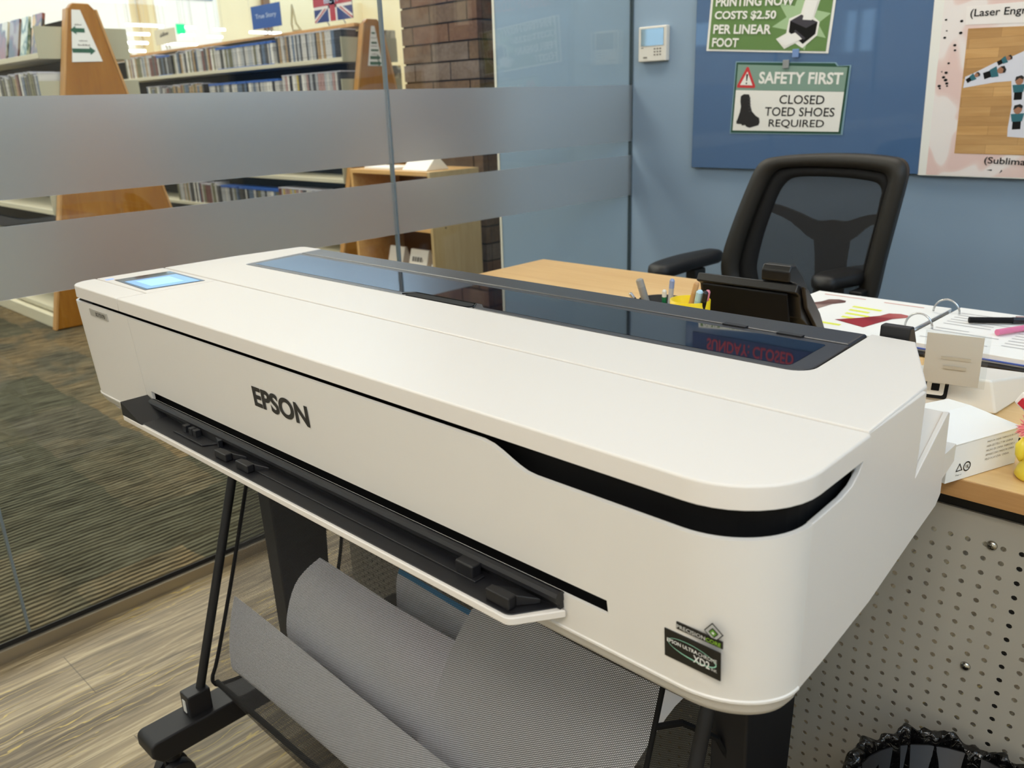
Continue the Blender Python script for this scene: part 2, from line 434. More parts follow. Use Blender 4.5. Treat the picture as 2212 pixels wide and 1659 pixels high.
# corner bead at the free end of the blue wall
struct('trim_1', MB().box((-2.724, WY-0.004, 0.0), (-2.712, WY+0.154, 3.3)), white_sheet)
# glass partition: three panes, film bands, rail, joints
panes = [(RB+0.01, 0.408), (0.414, 1.5825), (1.5915, WY-0.004)]
for i, (a, b) in enumerate(panes):
    g = struct('window_%d' % (i+1), MB().box((GX-0.005, a, 0.012), (GX+0.005, b, CH-0.02)), glass_m)
    for z0, z1 in ((1.017, 1.2205), (0.812, 0.9635)):
        struct('frosted_band', MB().box((GX+0.0055, a, z0), (GX+0.0075, b, z1)), frost_m, parent=g)
m = MB()
m.box((GX-0.006, 0.4085, 0.03), (GX+0.006, 0.4135, CH-0.02)).box((GX-0.006, 1.583, 0.03), (GX+0.006, 1.591, CH-0.02))
struct('trim_2', m, joint_m)
struct('trim_3', MB().box((GX-0.008, WY-0.004, 0.03), (GX+0.008, WY, CH-0.02)), mat('glass_channel', '#41525c', 0.4))
rail = struct('trim_4', MB().box((GX+0.0085, RB, 0.0), (GX+0.022, WY, 0.03)).box((GX-0.020, RB, 0.0), (GX-0.0085, WY, 0.012)), alu)
struct('rail_gasket', MB().box((GX-0.0085, RB, 0.0), (GX+0.0085, WY, 0.0115)).box((GX+0.0055, RB, 0.0115), (GX+0.0085, WY, 0.042)), gasket, parent=rail)

# ------------------------------------------------------------------ the library hall beyond the glass
HX, HY, HS, HC = -24.0, 13.0, -4.0, 3.3
struct('floor_hall', MB().box((HX, HS, -0.05), (GX-0.03, HY, 0.0)), carpet_m)
struct('ceiling_hall', MB().box((-4.5, HS, HC), (GX-0.1, HY, HC+0.15)).box((-4.65, HS, HC), (-4.5, HY, 8.0)), room_ceiling_m)
struct('ceiling_atrium', MB().box((HX, HS, 8.0), (-4.5, HY, 8.1)), room_ceiling_m)
# north wall with a high row of windows
zt0, zt1 = 3.75, 7.4
m = MB().box((HX, HY, 0), (GX, HY+0.15, zt0)).box((HX, HY, zt1), (GX, HY+0.15, 8.0)).box((-4.6, HY, zt0), (GX, HY+0.15, zt1))
struct('wall_north', m, cream_wall_m)
m = MB()
for k in range(8): m.box((HX+k*2.4, HY+0.02, zt0), (HX+k*2.4+0.12, HY+0.12, zt1))
struct('window_5', m, white_sheet)
m = MB().box((HX-0.15, HS, 0), (HX, HY, 5.0)).box((HX-0.15, HS, 7.6), (HX, HY, 8.0))
struct('wall_west', m, cream_wall_m)
m = MB()
for k in range(8): m.box((HX-0.12, HS+k*2.4, 5.0), (HX-0.02, HS+k*2.4+0.12, 7.6))
struct('window_6', m, white_sheet)
# south wall with small high windows
m = MB(); xs = [HX, -6.75, -5.7, -4.13, -3.78, GX]
for k in range(0, 6, 2): m.box((xs[k], HS-0.15, 0), (xs[k+1], HS, 8.0))
for a, b, z0, z1 in ((-6.75, -5.7, 1.74, 2.0), (-4.13, -3.78, 1.56, 1.97)):
    m.box((a, HS-0.15, 0), (b, HS, z0)).box((a, HS-0.15, z1), (b, HS, 8.0))
struct('wall_south', m, pale_wall_m)
struct('window_7', MB().box((-3.985, HS-0.12, 1.56), (-3.955, HS-0.02, 1.97)).box((-6.25, HS-0.12, 1.74), (-6.21, HS-0.02, 2.0)), white_sheet)
struct('wall_east', MB().box((GX-0.07, WY+0.15, 0), (GX+0.05, HY, HC)), pale_wall_m)
struct('wall_east_south', MB().box((GX-0.07, HS, 0), (GX+0.0, RB-0.1, HC)), pale_wall_m)
area('atrium_fill_light', (-15, 3, 7.9), 8, 8, 740, (1, 0.92, 0.80))  # unseen broad area lamps added to brighten the hall's far walls and shelves
area('atrium_fill_light', (-7.0, 1.0, 7.9), 3, 6, 360, (1, 0.92, 0.80))
area('atrium_fill_light', (-12, 9, 7.9), 6, 6, 420, (1, 0.92, 0.80))

# brick pillar
def brick_box(x0, x1, y0, y1, z1):
    m = MB().box((x0+0.008, y0+0.008, 0), (x1-0.008, y1-0.008, z1), 3)
    rnd = random.Random(3); H = 0.1; k = 0
    z = 0.0
    while z < z1:
        def run(a, b, L, off):
            p = a-off*L; out = []
            while p < b-0.02:
                q0, q1 = max(p, a), min(p+L, b)
                if q1-q0 > 0.03: out.append((q0, q1))
                p += L
            return out
        off = 0.5 if k % 2 else 0.0
        for a, b in run(x0, x1, 0.305, off+0.18):
            m.box((a+(0.005 if a > x0 else 0), y0, z+0.005), (b-(0.005 if b < x1 else 0), y0+0.04, min(z+H-0.005, z1)), rnd.choice((0, 0, 0, 1, 2)))
        for a, b in run(y0+0.04, y1, 0.305, 0.5-off):
            m.box((x1-0.04, a+0.005, z+0.005), (x1, b-0.005, min(z+H-0.005, z1)), rnd.choice((0, 0, 1, 2)))
        z += H; k += 1
    return m
struct('pillar_1', brick_box(-4.10, -3.47, 3.40, 3.75, HC), brick_ms+[mortar_m])

# far partition: pale boards, posts and pendant strip lights
struct('wall_partition', MB().box((-17.2, 4.0, 0), (-17.05, 13.0, 3.45)), cream_wall_m)
whiteboard_m = mat('white_board', '#f4f3ee', 0.4)
for y0, y1 in ((5.2, 7.55), (8.05, 9.35)):
    b = thing('pinboard', 'large white board on the far cream wall, %s' % ('beside the left wooden post' if y0 < 7 else 'between two wooden posts under a blue strip'), 'board', (-17.0, (y0+y1)/2, 1.6), 'white boards on the far wall')
    obj('board_panel', MB().box((-17.045, y0, 1.5), (-17.0, y1, 3.42)), whiteboard_m, b)
    obj('header_strip', MB().box((-17.0, y0+0.1, 3.3), (-16.98, y1-0.1, 3.36)), mat('header_blue', '#3c6f9a', 0.5), b)
for k, (y, c) in enumerate(((7.7, '#d6bf8f'), (10.35, '#7b5b3a'))):
    o = obj('wooden_post', MB().box((-17.0, y, 0), (-16.9, y+0.16, 3.42)), mat('post_wood', c, 0.5), bevel=0.006)
    tag(o, ('pale' if k == 0 else 'dark brown')+' wooden post against the far cream wall', 'post')
strip_m = mat('strip_light_tube', '#ffffff', 0.5, emit=(1, 0.98, 0.94), es=6.0)
strips = [(7.0, 7.67, 2.69), (8.08, 8.32, 2.69), (7.05, 7.44, 2.55), (8.07, 8.33, 2.57), (7.05, 7.43, 2.41), (7.78, 8.41, 2.41), (6.95, 7.41, 2.28), (8.86, 9.09, 2.70), (8.73, 9.04, 2.57), (9.68, 10.4, 2.68)]
for k, (a, b, z) in enumerate(strips):
    x = -16.0-0.05*k
    words = ['topmost of the left column, long', 'small, just left of the green exit sign, top row', 'second from top in the left column', 'small, below the green exit sign', 'third from top in the left column', 'in the third row, right of the wire stand', 'lowest of the left column', 'small, right of the exit sign, top row', 'small, right of the exit sign, second row', 'longest, under the blue genre sign']
    L = thing('strip_light', 'hanging white strip light, '+words[k], 'light', (x, (a+b)/2, z), 'strip lights hanging in the hall')
    obj('tube', MB().tube([(x, a, z), (x, b, z)], 0.02, 8), strip_m, L)
    obj('housing', MB().box((x-0.025, a, z+0.02), (x+0.025, b, z+0.04)), white_sheet, L)
    obj('suspension_cable', MB().tube([(x, a+0.05, z+0.05), (x, a+0.05, 8.0)], 0.003, 5).tube([(x, b-0.05, z+0.05), (x, b-0.05, 8.0)], 0.003, 5), steel, L)
ex = thing('exit_sign', 'small glowing green exit sign hanging in the far hall', 'sign', (-15.9, 7.95, 2.64))
obj('sign_face', MB().box((-15.93, 7.88, 2.56), (-15.9, 8.04, 2.73)), mat('exit_green', '#0fae5c', 0.5, emit=(0.0, 0.85, 0.28), es=1.0), ex)
obj('hanger', MB().tube([(-15.915, 7.96, 2.73), (-15.915, 7.96, 8.0)], 0.004, 5), steel, ex)

# ------------------------------------------------------------------ shelving ranges with slanted oak ends
shelf_m = mat('shelf_cream_metal', '#ded8bf', 0.45)
plate_m = mat('shelf_grey_plate', '#b3b098', 0.5)
dark_back_m = mat('shelf_dark_back', '#191510', 0.8, spec=0.1)
sign_green = mat('arrow_green', '#1d5a44', 0.6)
grey_txt = mat('grey_lettering', '#77736c', 0.7)
EX = -5.2
SHZ = [1.515, 1.235, 0.955, 0.675, 0.395, 0.115]
SHO = [0.25, 0.275, 0.30, 0.335, 0.375, 0.42]       # how far each shelf front stands from the middle
def half(z): return 0.46-(0.46-0.065)*z/1.77
def rng(cy, xend, label, name='shelving_range', plates_far=True):
    r = thing(name, label, 'shelving', (EX, cy, 0))
    e = obj('end_panel', MB().prism([(cy-half(0), 0.005), (cy+half(0), 0.005), (cy+half(1.74), 1.74), (cy+0.045, 1.77), (cy-0.045, 1.77), (cy-half(1.74), 1.74)], EX-0.045, EX, 'x'), oak_panel, r, bevel=0.006)
    m = MB()
    for s in (-1, 1):
        m.add([(EX-0.046, cy+s*half(0.0)-s*0.0, 0.005), (EX+0.003, cy+s*half(0), 0.005), (EX+0.003, cy+s*half(1.74), 1.74), (EX-0.046, cy+s*half(1.74), 1.74),
               (EX-0.046, cy+s*(half(0.0)+0.012), 0.005), (EX+0.003, cy+s*(half(0)+0.012), 0.005), (EX+0.003, cy+s*(half(1.74)+0.012), 1.74), (EX-0.046, cy+s*(half(1.74)+0.012), 1.74)],
              [(0,1,2,3), (7,6,5,4), (0,4,5,1), (1,5,6,2), (2,6,7,3), (3,7,4,0)])
    obj('edge_strip', m, oak_edge, e)
    obj('back_panel', MB().box((xend, cy-0.03, 0.02), (EX-0.05, cy+0.03, 1.70)), dark_back_m, r)
    obj('base', MB().box((xend, cy-0.45, 0), (EX-0.05, cy+0.45, 0.075)), shelf_m, r, bevel=0.004)
    for z, o in zip(SHZ, SHO):
        for s in (-1, 1):
            if s == 1 and z < 1.2: continue
            y0, y1 = (cy-o, cy-0.03) if s < 0 else (cy+0.03, cy+o)
            b = obj('shelf', MB().box((xend, y0, z-0.028), (EX-0.06, y1, z)), shelf_m, r, bevel=0.002)
            obj('end_plate', MB().box((EX-0.062, y0, z-0.03), (EX-0.052, y1, z+0.135)), plate_m, b)
    return r
r_near = rng(2.04, -9.0, 'shelving range on the left with an orange-brown slanted end panel bearing a two-arrow sign')
r_far = rng(4.05, -10.2, 'farther disc shelving range ending in an oak panel beside the brick pillar')
# signs taped on the end panels
def end_sign(name, label, pts, lines, arrows):
    s = thing(name, label, 'sign', (EX, sum(p[0] for p in pts)/4, pts[0][1]))
    obj('sheet', MB().prism(pts, EX+0.0035, EX+0.005, 'x'), paper_white, s)
    for y, z, wd, h in lines: obj('lettering', word_marks((EX+0.005, y, z), (0, 1, 0), (0, 0, 1), wd, h, int(z*1000)), grey_txt, s)
    for y0, y1, z, d in arrows:
        t = 0.011; m = MB()
        if d == 0: m.prism([(y0, z-t*0.6), (y1, z-t*0.6), (y1, z+t*0.6), (y0, z+t*0.6)], EX+0.005, EX+0.0062, 'x'); obj('line', m, sign_green, s); continue
        a, b = (y0, y1) if d > 0 else (y1, y0); k = 0.03*d
        m.prism([(a, z-t), (b-k, z-t), (b-k, z-0.022), (b, z), (b-k, z+0.022), (b-k, z+t), (a, z+t)], EX+0.005, EX+0.0062, 'x')
        obj('arrow', m, sign_green, s)
end_sign('end_panel_sign', 'white tapered sheet with two green arrows on the left oak end panel',
    [(1.938, 1.465), (2.105, 1.470), (2.03, 1.735), (1.985, 1.735)], [(1.985, 1.655, 0.04, 0.008), (1.995, 1.573, 0.045, 0.008), (1.985, 1.55, 0.065, 0.009)], [(1.958, 2.035, 1.63, -1), (1.95, 2.075, 1.525, 1)])
end_sign('end_panel_sign', 'white tapered sheet with five green lines on the far oak end panel',
    [(3.975, 1.455), (4.112, 1.455), (4.06, 1.722), (4.03, 1.722)], [(4.02, 1.64, 0.05, 0.008), (4.015, 1.585, 0.06, 0.008), (4.01, 1.53, 0.06, 0.008)], [(4.028, 4.06, 1.675, 0), (4.02, 4.07, 1.61, 0), (4.012, 4.08, 1.56, 0), (4.0, 4.095, 1.51, 1), (3.995, 4.10, 1.472, 1)])

# ------------------------------------------------------------------ disc cases, one object each
spine_cols = [('pale grey', '#c4c2be'), ('dark', '#26262b'), ('charcoal', '#46474c'), ('white', '#e2e0da'), ('slate blue', '#5b6d86'), ('tan', '#a68a63'), ('maroon', '#6b3a38'), ('silver', '#a9acb0'), ('navy', '#2b3450'), ('olive', '#6f6d52'), ('pinkish', '#a98a86'), ('yellow', '#c8b04c')]
clear_top = mat('case_clear_sleeve', '#c9c9d2', 0.25); blue_top = mat('case_blue_top', '#2f62b8', 0.3)
def spine_mat(nm, c):
    m = mat('spine_'+nm.replace(' ', '_'), c, 0.3, spec=0.5); t = NT(m)
    n = t.noise(t.coords(scale=(8, 1, 38)), 1.7, 3, 0.6); k = S(c)
    t.l(t.ramp(n, [(0.36, tuple(x*0.62 for x in k)), (0.46, k), (0.6, tuple(min(1, x*1.12+0.03) for x in k))]), t.b.inputs['Base Color']); return m
spine_ms = [spine_mat(n, c) for n, c in spine_cols]
case_protos = {}
def case_mesh(ci, blue, th, h):
    key = (ci, blue, th, h)
    if key not in case_protos:
        m = MB(); d = 0.135
        m.box((-th/2, 0.003, 0.0), (th/2, d, h*(0.9 if blue else 1)), 0)
        if blue: m.box((-th/2, 0.0, h*0.9), (th/2, d, h), 1).box((-th/2, 0.0, 0.0), (th/2, 0.003, 0.006), 1)
        else: m.box((-th/2-0.0006, 0.0005, h-0.006), (th/2+0.0006, d+0.001, h+0.001), 1)
        me = bpy.data.meshes.new('disc_case'); me.from_pydata(m.v, [], m.f)
        me.materials.append(spine_ms[ci]); me.materials.append(blue_top if blue else clear_top)
        for p, k in zip(me.polygons, m.m): p.material_index = k
        case_protos[key] = me
    return case_protos[key]
ORD = {}
def ordinal(n):
    s = 'th' if 10 <= n % 100 <= 20 else {1: 'st', 2: 'nd', 3: 'rd'}.get(n % 10, 'th')
    return '%d%s' % (n, s)
crnd = random.Random(11)
TH = (0.022, 0.026, 0.03, 0.036, 0.042)
def fill_shelf(x0, x1, yfront, z, where, group, plan, maxn):
    """x0 is the end nearest the end panel; plan gives (x, kind) block borders"""
    x = x0; n = 0
    while x > x1 and n < maxn:
        kind = 'mix'
        for bx, k in plan:
            if x <= bx: kind = k
        if kind == 'gap': x -= 0.05; continue
        blue = kind == 'blue'
        if kind == 'tall': ci = crnd.choice((0, 0, 0, 7, 7, 3, 2, 1, 4, 5)); h = 0.19
        elif kind == 'pink': ci = crnd.choice((0, 10, 2, 1, 3, 7, 6, 11)); h = 0.19
        elif blue: ci = crnd.choice((0, 7, 2, 4, 3, 7, 9, 0, 1)); h = 0.172
        else: ci = crnd.choice((0, 1, 2, 3, 4, 5, 6, 7, 9)); h = crnd.choice((0.19, 0.17, 0.182))
        th = crnd.choice(TH)
        x -= th/2; n += 1
        o = bpy.data.objects.new('disc_case', case_mesh(ci, blue, th, h)); COL.objects.link(o)
        o.location = (x, yfront+0.012+crnd.uniform(0, 0.006), z+0.0005)
        tag(o, '%s disc case, %s from the end-panel end of %s' % (('blue-topped ' if blue else '')+spine_cols[ci][0], ordinal(n), where), 'disc case', group)
        x -= th/2+0.0012
        if crnd.random() < 0.03: x -= 0.03
    return n
CX = EX-0.07
fy = [4.05-o for o in SHO]
N1 = fill_shelf(CX-0.004, -9.1, fy[0], SHZ[0], "the far range's top shelf", 'disc cases on the far top shelf', [(0, 'tall'), (-6.12, 'gap'), (-6.16, 'blue'), (-7.05, 'mix'), (-7.9, 'blue'), (-8.2, 'mix')], 112)
N2 = fill_shelf(CX-0.004, -8.6, fy[1], SHZ[1], "the far range's second shelf", 'disc cases on the far second shelf', [(0, 'pink'), (-6.05, 'gap'), (-6.08, 'blue'), (-7.2, 'gap'), (-7.3, 'mix'), (-8.0, 'gap'), (-8.05, 'mix')], 90)
N3 = fill_shelf(CX-0.3, -8.3, fy[4], SHZ[4], "the far range's fifth shelf", 'disc cases on the far fifth shelf', [(0, 'pink'), (-6.1, 'blue'), (-7.05, 'gap'), (-7.1, 'mix')], 70)
ny = [2.04-o for o in SHO]
N4 = fill_shelf(CX-0.02, -6.25, ny[1], SHZ[1], "the near range's second shelf", 'cases on the near second shelf', [(0, 'mix')], 24)
N5 = fill_shelf(CX-0.02, -5.6, ny[4]-0.0, SHZ[4], "the near range's fifth shelf", 'cases on the near fifth shelf', [(0, 'pink')], 4)
# books shown face-out on the near range's top shelf
def cover_mat(name, a, b, c):
    m = mat(name, a, 0.3); t = NT(m); n = t.noise(t.coords(), 9, 2, 0.5)
    t.l(t.ramp(n, [(0.40, a), (0.50, b), (0.60, c)]), t.b.inputs['Base Color']); return m
face = [(-5.42, 0.15, 'yellow and black', ('#d9a83c', '#2c2620', '#8a4a3a')), (-5.62, 0.11, 'pale green', ('#dfe0c8', '#2f5b46', '#cfd2b8')), (-5.80, 0.16, 'dark', ('#31302f', '#6b3d3a', '#9a8878')), (-6.0, 0.15, 'cream and dark', ('#d8d0b8', '#3a3632', '#8a4e48'))]
for x, wd, nm, cs in face:
    k = math.radians(14); h = 0.215
    o = obj('display_book', MB().obox((x, ny[0]+0.075, SHZ[0]+h/2*math.cos(k)+0.003), (wd/2, 0, 0), (0, 0.008*math.cos(k), -0.008*math.sin(k)), (0, h/2*math.sin(k), h/2*math.cos(k))), cover_mat('book_cover_'+nm.replace(' ', '_'), *cs))
    tag(o, nm+' book displayed face-out on the top shelf of the left range', 'book', 'books displayed face-out on the left range')
# sign cards standing on top of the far range
blue_card = mat('blue_card', '#2f5aa5', 0.4); cream_card = mat('cream_card', '#e9e0c4', 0.5)
card_txt = mat('card_lettering', '#c9d6ee', 0.5); red_m = mat('flag_red', '#b5383f', 0.45); navy_m = mat('flag_navy', '#2d3c78', 0.45); flag_white = mat('flag_white', '#ece6e2', 0.45)
def card(name, label, x0, x1, z0, z1, y, m, body=None, tm=None, tilt=0.0):
    t = thing(name, label, 'sign', ((x0+x1)/2, y, z0))
    obj('card', MB().box((x0, y, z0), (x1, y+0.004, z1)), m, t)
    if body: obj('lettering', text_mb(body, (x0+(x1-x0)*0.14, y, z0+(z1-z0)*0.38), (1, 0, 0), (0, 0, 1), (x1-x0)*0.72, (z1-z0)*0.26, thick=0.001, bold=0.01), tm, t)
    xm = (x0+x1)/2
    obj('wire_stand', MB().tube([(xm-0.03, y+0.02, 1.753), (xm-0.03, y+0.006, z0+0.02), (xm, y+0.008, z1-0.02), (xm+0.03, y+0.006, z0+0.02), (xm+0.03, y+0.02, 1.753)], 0.006, 6), mat('wire_grey', '#b8b39c', 0.4), t)
    return t
top_bar = obj('top_board', MB().box((-10.2, 3.93, 1.722), (EX-0.06, 4.17, 1.745)), oak_edge, r_far, bevel=0.003)
card('genre_sign', 'blue genre card with white words standing on the far range', -6.62, -6.19, 1.80, 1.97, 3.93, blue_card, 'True Story', card_txt)
cream_sign = card('genre_sign', 'cream genre card standing on the far range left of the exit sign', -8.44, -8.02, 1.80, 1.93, 3.95, cream_card)
obj('lettering', word_marks((-8.33, 3.9495, 1.862), (1, 0, 0.1), (0, 0, 1), 0.18, 0.034, 8, 0.001), mat('card_lettering_dark', '#6a665e', 0.6), cream_sign)
fl = thing('flag_sign', 'red, white and blue flag card reading BBC TV on the far range', 'sign', (-5.48, 3.92, 1.76))
fx0, fx1, fz0, fz1, fyv = -5.72, -5.25, 1.775, 2.055, 3.92
obj('card', MB().box((fx0, fyv, fz0), (fx1, fyv+0.004, fz1)), navy_m, fl)
m = MB(); cx_, cz_ = (fx0+fx1)/2, (fz0+fz1)/2
def band(m, p, q, wd, yy, mi):
    d = Vector((q[0]-p[0], q[1]-p[1])).normalized(); n_ = Vector((-d.y, d.x))*wd/2
    pts = [(p[0]+n_.x, p[1]+n_.y), (p[0]-n_.x, p[1]-n_.y), (q[0]-n_.x, q[1]-n_.y), (q[0]+n_.x, q[1]+n_.y)]
    pts = [(min(max(a, fx0), fx1), min(max(b, fz0), fz1)) for a, b in pts]
    m.prism([(a, b) for a, b in pts], 0, 1, 'z', mi)
    n0 = len(m.v)-8
    for i in range(n0, n0+8):
        a, b, c = m.v[i]; m.v[i] = (a, yy if c > 0.5 else yy+0.001, b)
    return m
for p, q in (((fx0, fz0), (fx1, fz1)), ((fx0, fz1), (fx1, fz0))): band(m, p, q, 0.06, fyv-0.0008, 0); band(m, p, q, 0.022, fyv-0.0014, 1)
band(m, (fx0, cz_), (fx1, cz_), 0.105, fyv-0.002, 0); band(m, (cx_, fz0), (cx_, fz1), 0.105, fyv-0.002, 0)
band(m, (fx0, cz_), (fx1, cz_), 0.066, fyv-0.0026, 1); band(m, (cx_, fz0), (cx_, fz1), 0.066, fyv-0.0026, 1)
obj('flag_print', m, [flag_white, red_m], fl)
obj('lettering', text_mb('BBC TV', (cx_-0.09, fyv-0.006, cz_-0.02), (1, 0, 0), (0, 0, 1), 0.18, 0.04, bold=0.015), card_txt, fl)
obj('wire_stand', MB().tube([(cx_-0.1, fyv+0.03, 1.752), (cx_-0.1, fyv+0.006, 1.79), (cx_+0.1, fyv+0.006, 1.79), (cx_+0.1, fyv+0.03, 1.752)], 0.005, 6), steel, fl)
for k, (x, wd) in enumerate(((-6.02, 0.05), (-9.1, 0.06))):
    o = obj('wire_easel', MB().tube([(x-wd, 3.95, 1.756), (x-wd*0.6, 3.93, 1.80), (x, 3.93, 1.93), (x+wd*0.6, 3.93, 1.80), (x+wd, 3.95, 1.756), (x, 3.99, 1.756)], 0.009, 6, closed=True), mat('easel_%d' % k, '#cfc7a0', 0.4))
    tag(o, 'empty wire easel on the far range, '+('between the blue card and the flag card' if k == 0 else 'left of the cream card'), 'easel')
# things on the back side of the far range, right of its end panel
for x, z0, wd, h, c, nm in ((-5.34, 1.52, 0.03, 0.19, '#e6e2d0', 'cream'), (-5.30, 1.242, 0.03, 0.22, '#d9b24a', 'yellow and cream')):
    o = obj('display_book', MB().box((x, 4.23, z0), (x+wd, 4.34, z0+h)), cover_mat('cover_b_'+nm.replace(' ', '_'), c, '#cfcab4', '#6f6a60'))
    tag(o, nm+' book standing just right of the far oak end panel', 'book')

# ------------------------------------------------------------------ birch bookcase by the pillar
bx0, bx1, by0, by1, bz = -3.997, -3.322, 2.872, 3.22, 0.85
bc = thing('bookcase', 'low birch bookcase beyond the glass in front of the brick pillar', 'bookcase', ((bx0+bx1)/2, (by0+by1)/2, 0))
obj('top_board', MB().box((bx0, by0, bz-0.022), (bx1-0.0205, by1, bz)), birch, bc, bevel=0.002)
s = obj('side_panel', MB().box((bx1-0.02, by0, 0.0), (bx1, by1, bz)), birch_pale, bc, bevel=0.002)
m = MB()
for yy, zz in ((by0+0.09, 0.815), (by0+0.27, 0.815), (by0+0.09, 0.56), (by0+0.27, 0.575), (by0+0.12, 0.3)): m.lathe([(0.005, 0), (0.005, 0.0012), (0.001, 0.0014)], (bx1-0.0004, yy, zz), 10, axis='x')
obj('screw', m, ink_black, s)
obj('side_panel', MB().box((bx0, by0, 0.0), (bx0+0.02, by1, bz-0.0225)), birch, bc, bevel=0.002)
obj('back_board', MB().box((bx0+0.02, by1-0.015, 0.02), (bx1-0.02, by1-0.003, bz-0.023)), mat('bookcase_back', '#6b4a2c', 0.6), bc)
for z in (0.56, 0.29, 0.05): obj('shelf', MB().box((bx0+0.0205, by0+0.004, z-0.02), (bx1-0.0205, by1-0.016, z)), birch, bc, bevel=0.002)
tri_m = mat('tent_card_white', '#f1eee6', 0.6)
def tent(x, y, z, wd, h, d, label, txt=None):
    t = thing('tent_card', label, 'card', (x, y, z), 'white cards in the birch bookcase')
    obj('folded_card', MB().prism([(y-d/2, z+0.001), (y+d/2, z+0.001), (y+0.008, z+h), (y-0.008, z+h)], x-wd/2, x+wd/2, 'x'), tri_m, t, bevel=0.002)
    if txt:
        k = math.atan2(d/2-0.008, h)
        obj('lettering', word_marks((x-wd*0.33, y-d/2+(d/2-0.008)*0.5-0.0005, z+h*0.5), (1, 0, 0), (0, math.sin(k), math.cos(k)), wd*0.6, h*0.2, 5, 0.001), grey_txt, t)
tent(-3.50, 3.0, bz, 0.2, 0.07, 0.16, 'low white tent card on top of the birch bookcase, largest one')
tent(-3.46, 3.12, 0.56, 0.16, 0.07, 0.1, "white tent card on the bookcase's middle shelf")
tent(-3.80, 3.02, 0.29, 0.13, 0.125, 0.09, "plain white tent card on the bookcase's lower shelf, left of the lettered one", None)
tent(-3.57, 2.99, 0.29, 0.15, 0.13, 0.09, "white tent card with dark words on the bookcase's lower shelf", True)
o = obj('paper_pad', MB().box((-3.90, 2.9, bz+0.0005), (-3.66, 3.05, bz+0.012)), paper_white, bevel=0.002)
tag(o, 'thin white paper pad lying at the left of the birch bookcase top', 'paper')
o = obj('white_box', MB().box((-3.42, 2.93, 0.2905), (-3.35, 3.05, 0.36)), paper_white, bevel=0.003)
tag(o, "small white box at the right end of the bookcase's lower shelf", 'box')

# ------------------------------------------------------------------ the wide-format printer
PX0, PX1 = -1.50, -0.232
ZT = 0.913
pr = thing('wide_format_printer', 'large white wide-format printer on a black wheeled stand, EPSON on its front', 'printer', (-0.87, 0.72, 0))
YF = 0.485
# front lid (right of the control unit), rounded right front corner
lid = obj('front_lid', MB().prism(fillet([(-1.3012, YF+0.0005), (-0.2285, YF+0.0005), (-0.2285, 0.6498), (-1.3012, 0.6498)], [0, 0.072, 0.004, 0], 10), 0.8935, ZT, 'z', 0, 0.0022, 3), white_plastic, pr)
auto_smooth(lid, 50)
cu_ = obj('control_unit', MB().prism(fillet([(PX0, YF+0.0005), (-1.3030, YF+0.0005), (-1.3030, 0.5310), (PX0, 0.5310)], [0.035, 0, 0, 0], 8), 0.8935, ZT, 'z', 0, 0.0022, 3)
     .prism([(PX0, 0.5332), (-1.3030, 0.5332), (-1.3030, 0.6498), (PX0+0.001, 0.6498)], 0.8935, ZT, 'z', 0, 0.0022, 3), white_plastic, pr)
auto_smooth(cu_, 50)
# touch screen
scr = obj('touch_screen', MB().prism([(-1.455, 0.545), (-1.326, 0.540), (-1.316, 0.636), (-1.452, 0.640)], ZT-0.004, ZT+0.0006), black_gloss, pr, label='glossy black touch screen')
lit = mat('screen_lit_and_sky', '#0a0a0a', 0.08, emit='#86bdf0', es=0.80); lit2 = mat('screen_lit_and_sky_window', '#0a0a0a', 0.08, emit='#a4dcff', es=1.0)  # emission carries the lit screen and the sky reflected in its glass
obj('display', MB().prism([(-1.423, 0.549), (-1.330, 0.546), (-1.321, 0.630), (-1.414, 0.633)], ZT, ZT+0.0009), lit, scr, label='lit blue display with the sky reflection in its glow')
obj('display_window', MB().prism([(-1.408, 0.561), (-1.345, 0.559), (-1.339, 0.612), (-1.402, 0.616)], ZT, ZT+0.0012), lit2, scr, label='lighter blue window on the display')
obj('status_light', MB().prism([(-1.474, 0.537), (-1.466, 0.5365), (-1.466, 0.5485), (-1.474, 0.549)], ZT, ZT+0.0006), mat('led_blue', '#6f8df0', 0.3, emit='#7f9cff', es=1.0), pr)
# rear deck: white surround of the smoked cover
deck_poly = [(PX0, 0.6530), (-0.2325, 0.6530), (-0.2355, 0.796), (-0.295, 0.938), (-0.345, 0.942)] + \
    fillet([(-0.345, 0.941), (-0.338, 0.7655), (-1.402, 0.7565), (-1.424, 0.936)], [0, 0.022, 0.012, 0], 6)[1:-1] + [(-1.424, 0.936), (-1.474, 0.934), (-1.484, 0.925), (-1.4985, 0.80)]
dk = obj('rear_deck', MB().prism(deck_poly, 0.80, ZT, 'z', 0, 0.0022, 3), white_plastic, pr); auto_smooth(dk, 50)
# smoked cover: glossy window framed by a satin border, hinged rear strip
cv = obj('smoked_cover', MB().prism(fillet([(-1.4012, 0.7580), (-0.3400, 0.7670), (-0.3462, 0.884), (-1.4175, 0.884)], [0.012, 0.022, 0.0, 0.0], 6), 0.89, ZT-0.0006, 'z', 0, 0.0012, 2), cover_frame, pr)
cwin = MB().prism(fillet([(-1.388, 0.7700), (-0.972, 0.7735), (-0.958, 0.786), (-0.818, 0.787), (-0.802, 0.7745), (-0.363, 0.7785), (-0.366, 0.872), (-1.397, 0.872)], [0.004, 0.006, 0.006, 0.006, 0.006, 0.008, 0.004, 0.004], 3), ZT-0.002, ZT-0.0003)
obj('cover_window', cwin, cover_gloss, cv, label='glossy dark window of the cover')
obj('cover_handle', MB().prism(fillet([(-0.962, 0.7606), (-0.812, 0.7618), (-0.824, 0.7800), (-0.948, 0.7788)], 0.007, 4), ZT-0.002, ZT+0.0008), black_matte, cv, bevel=0.0008)
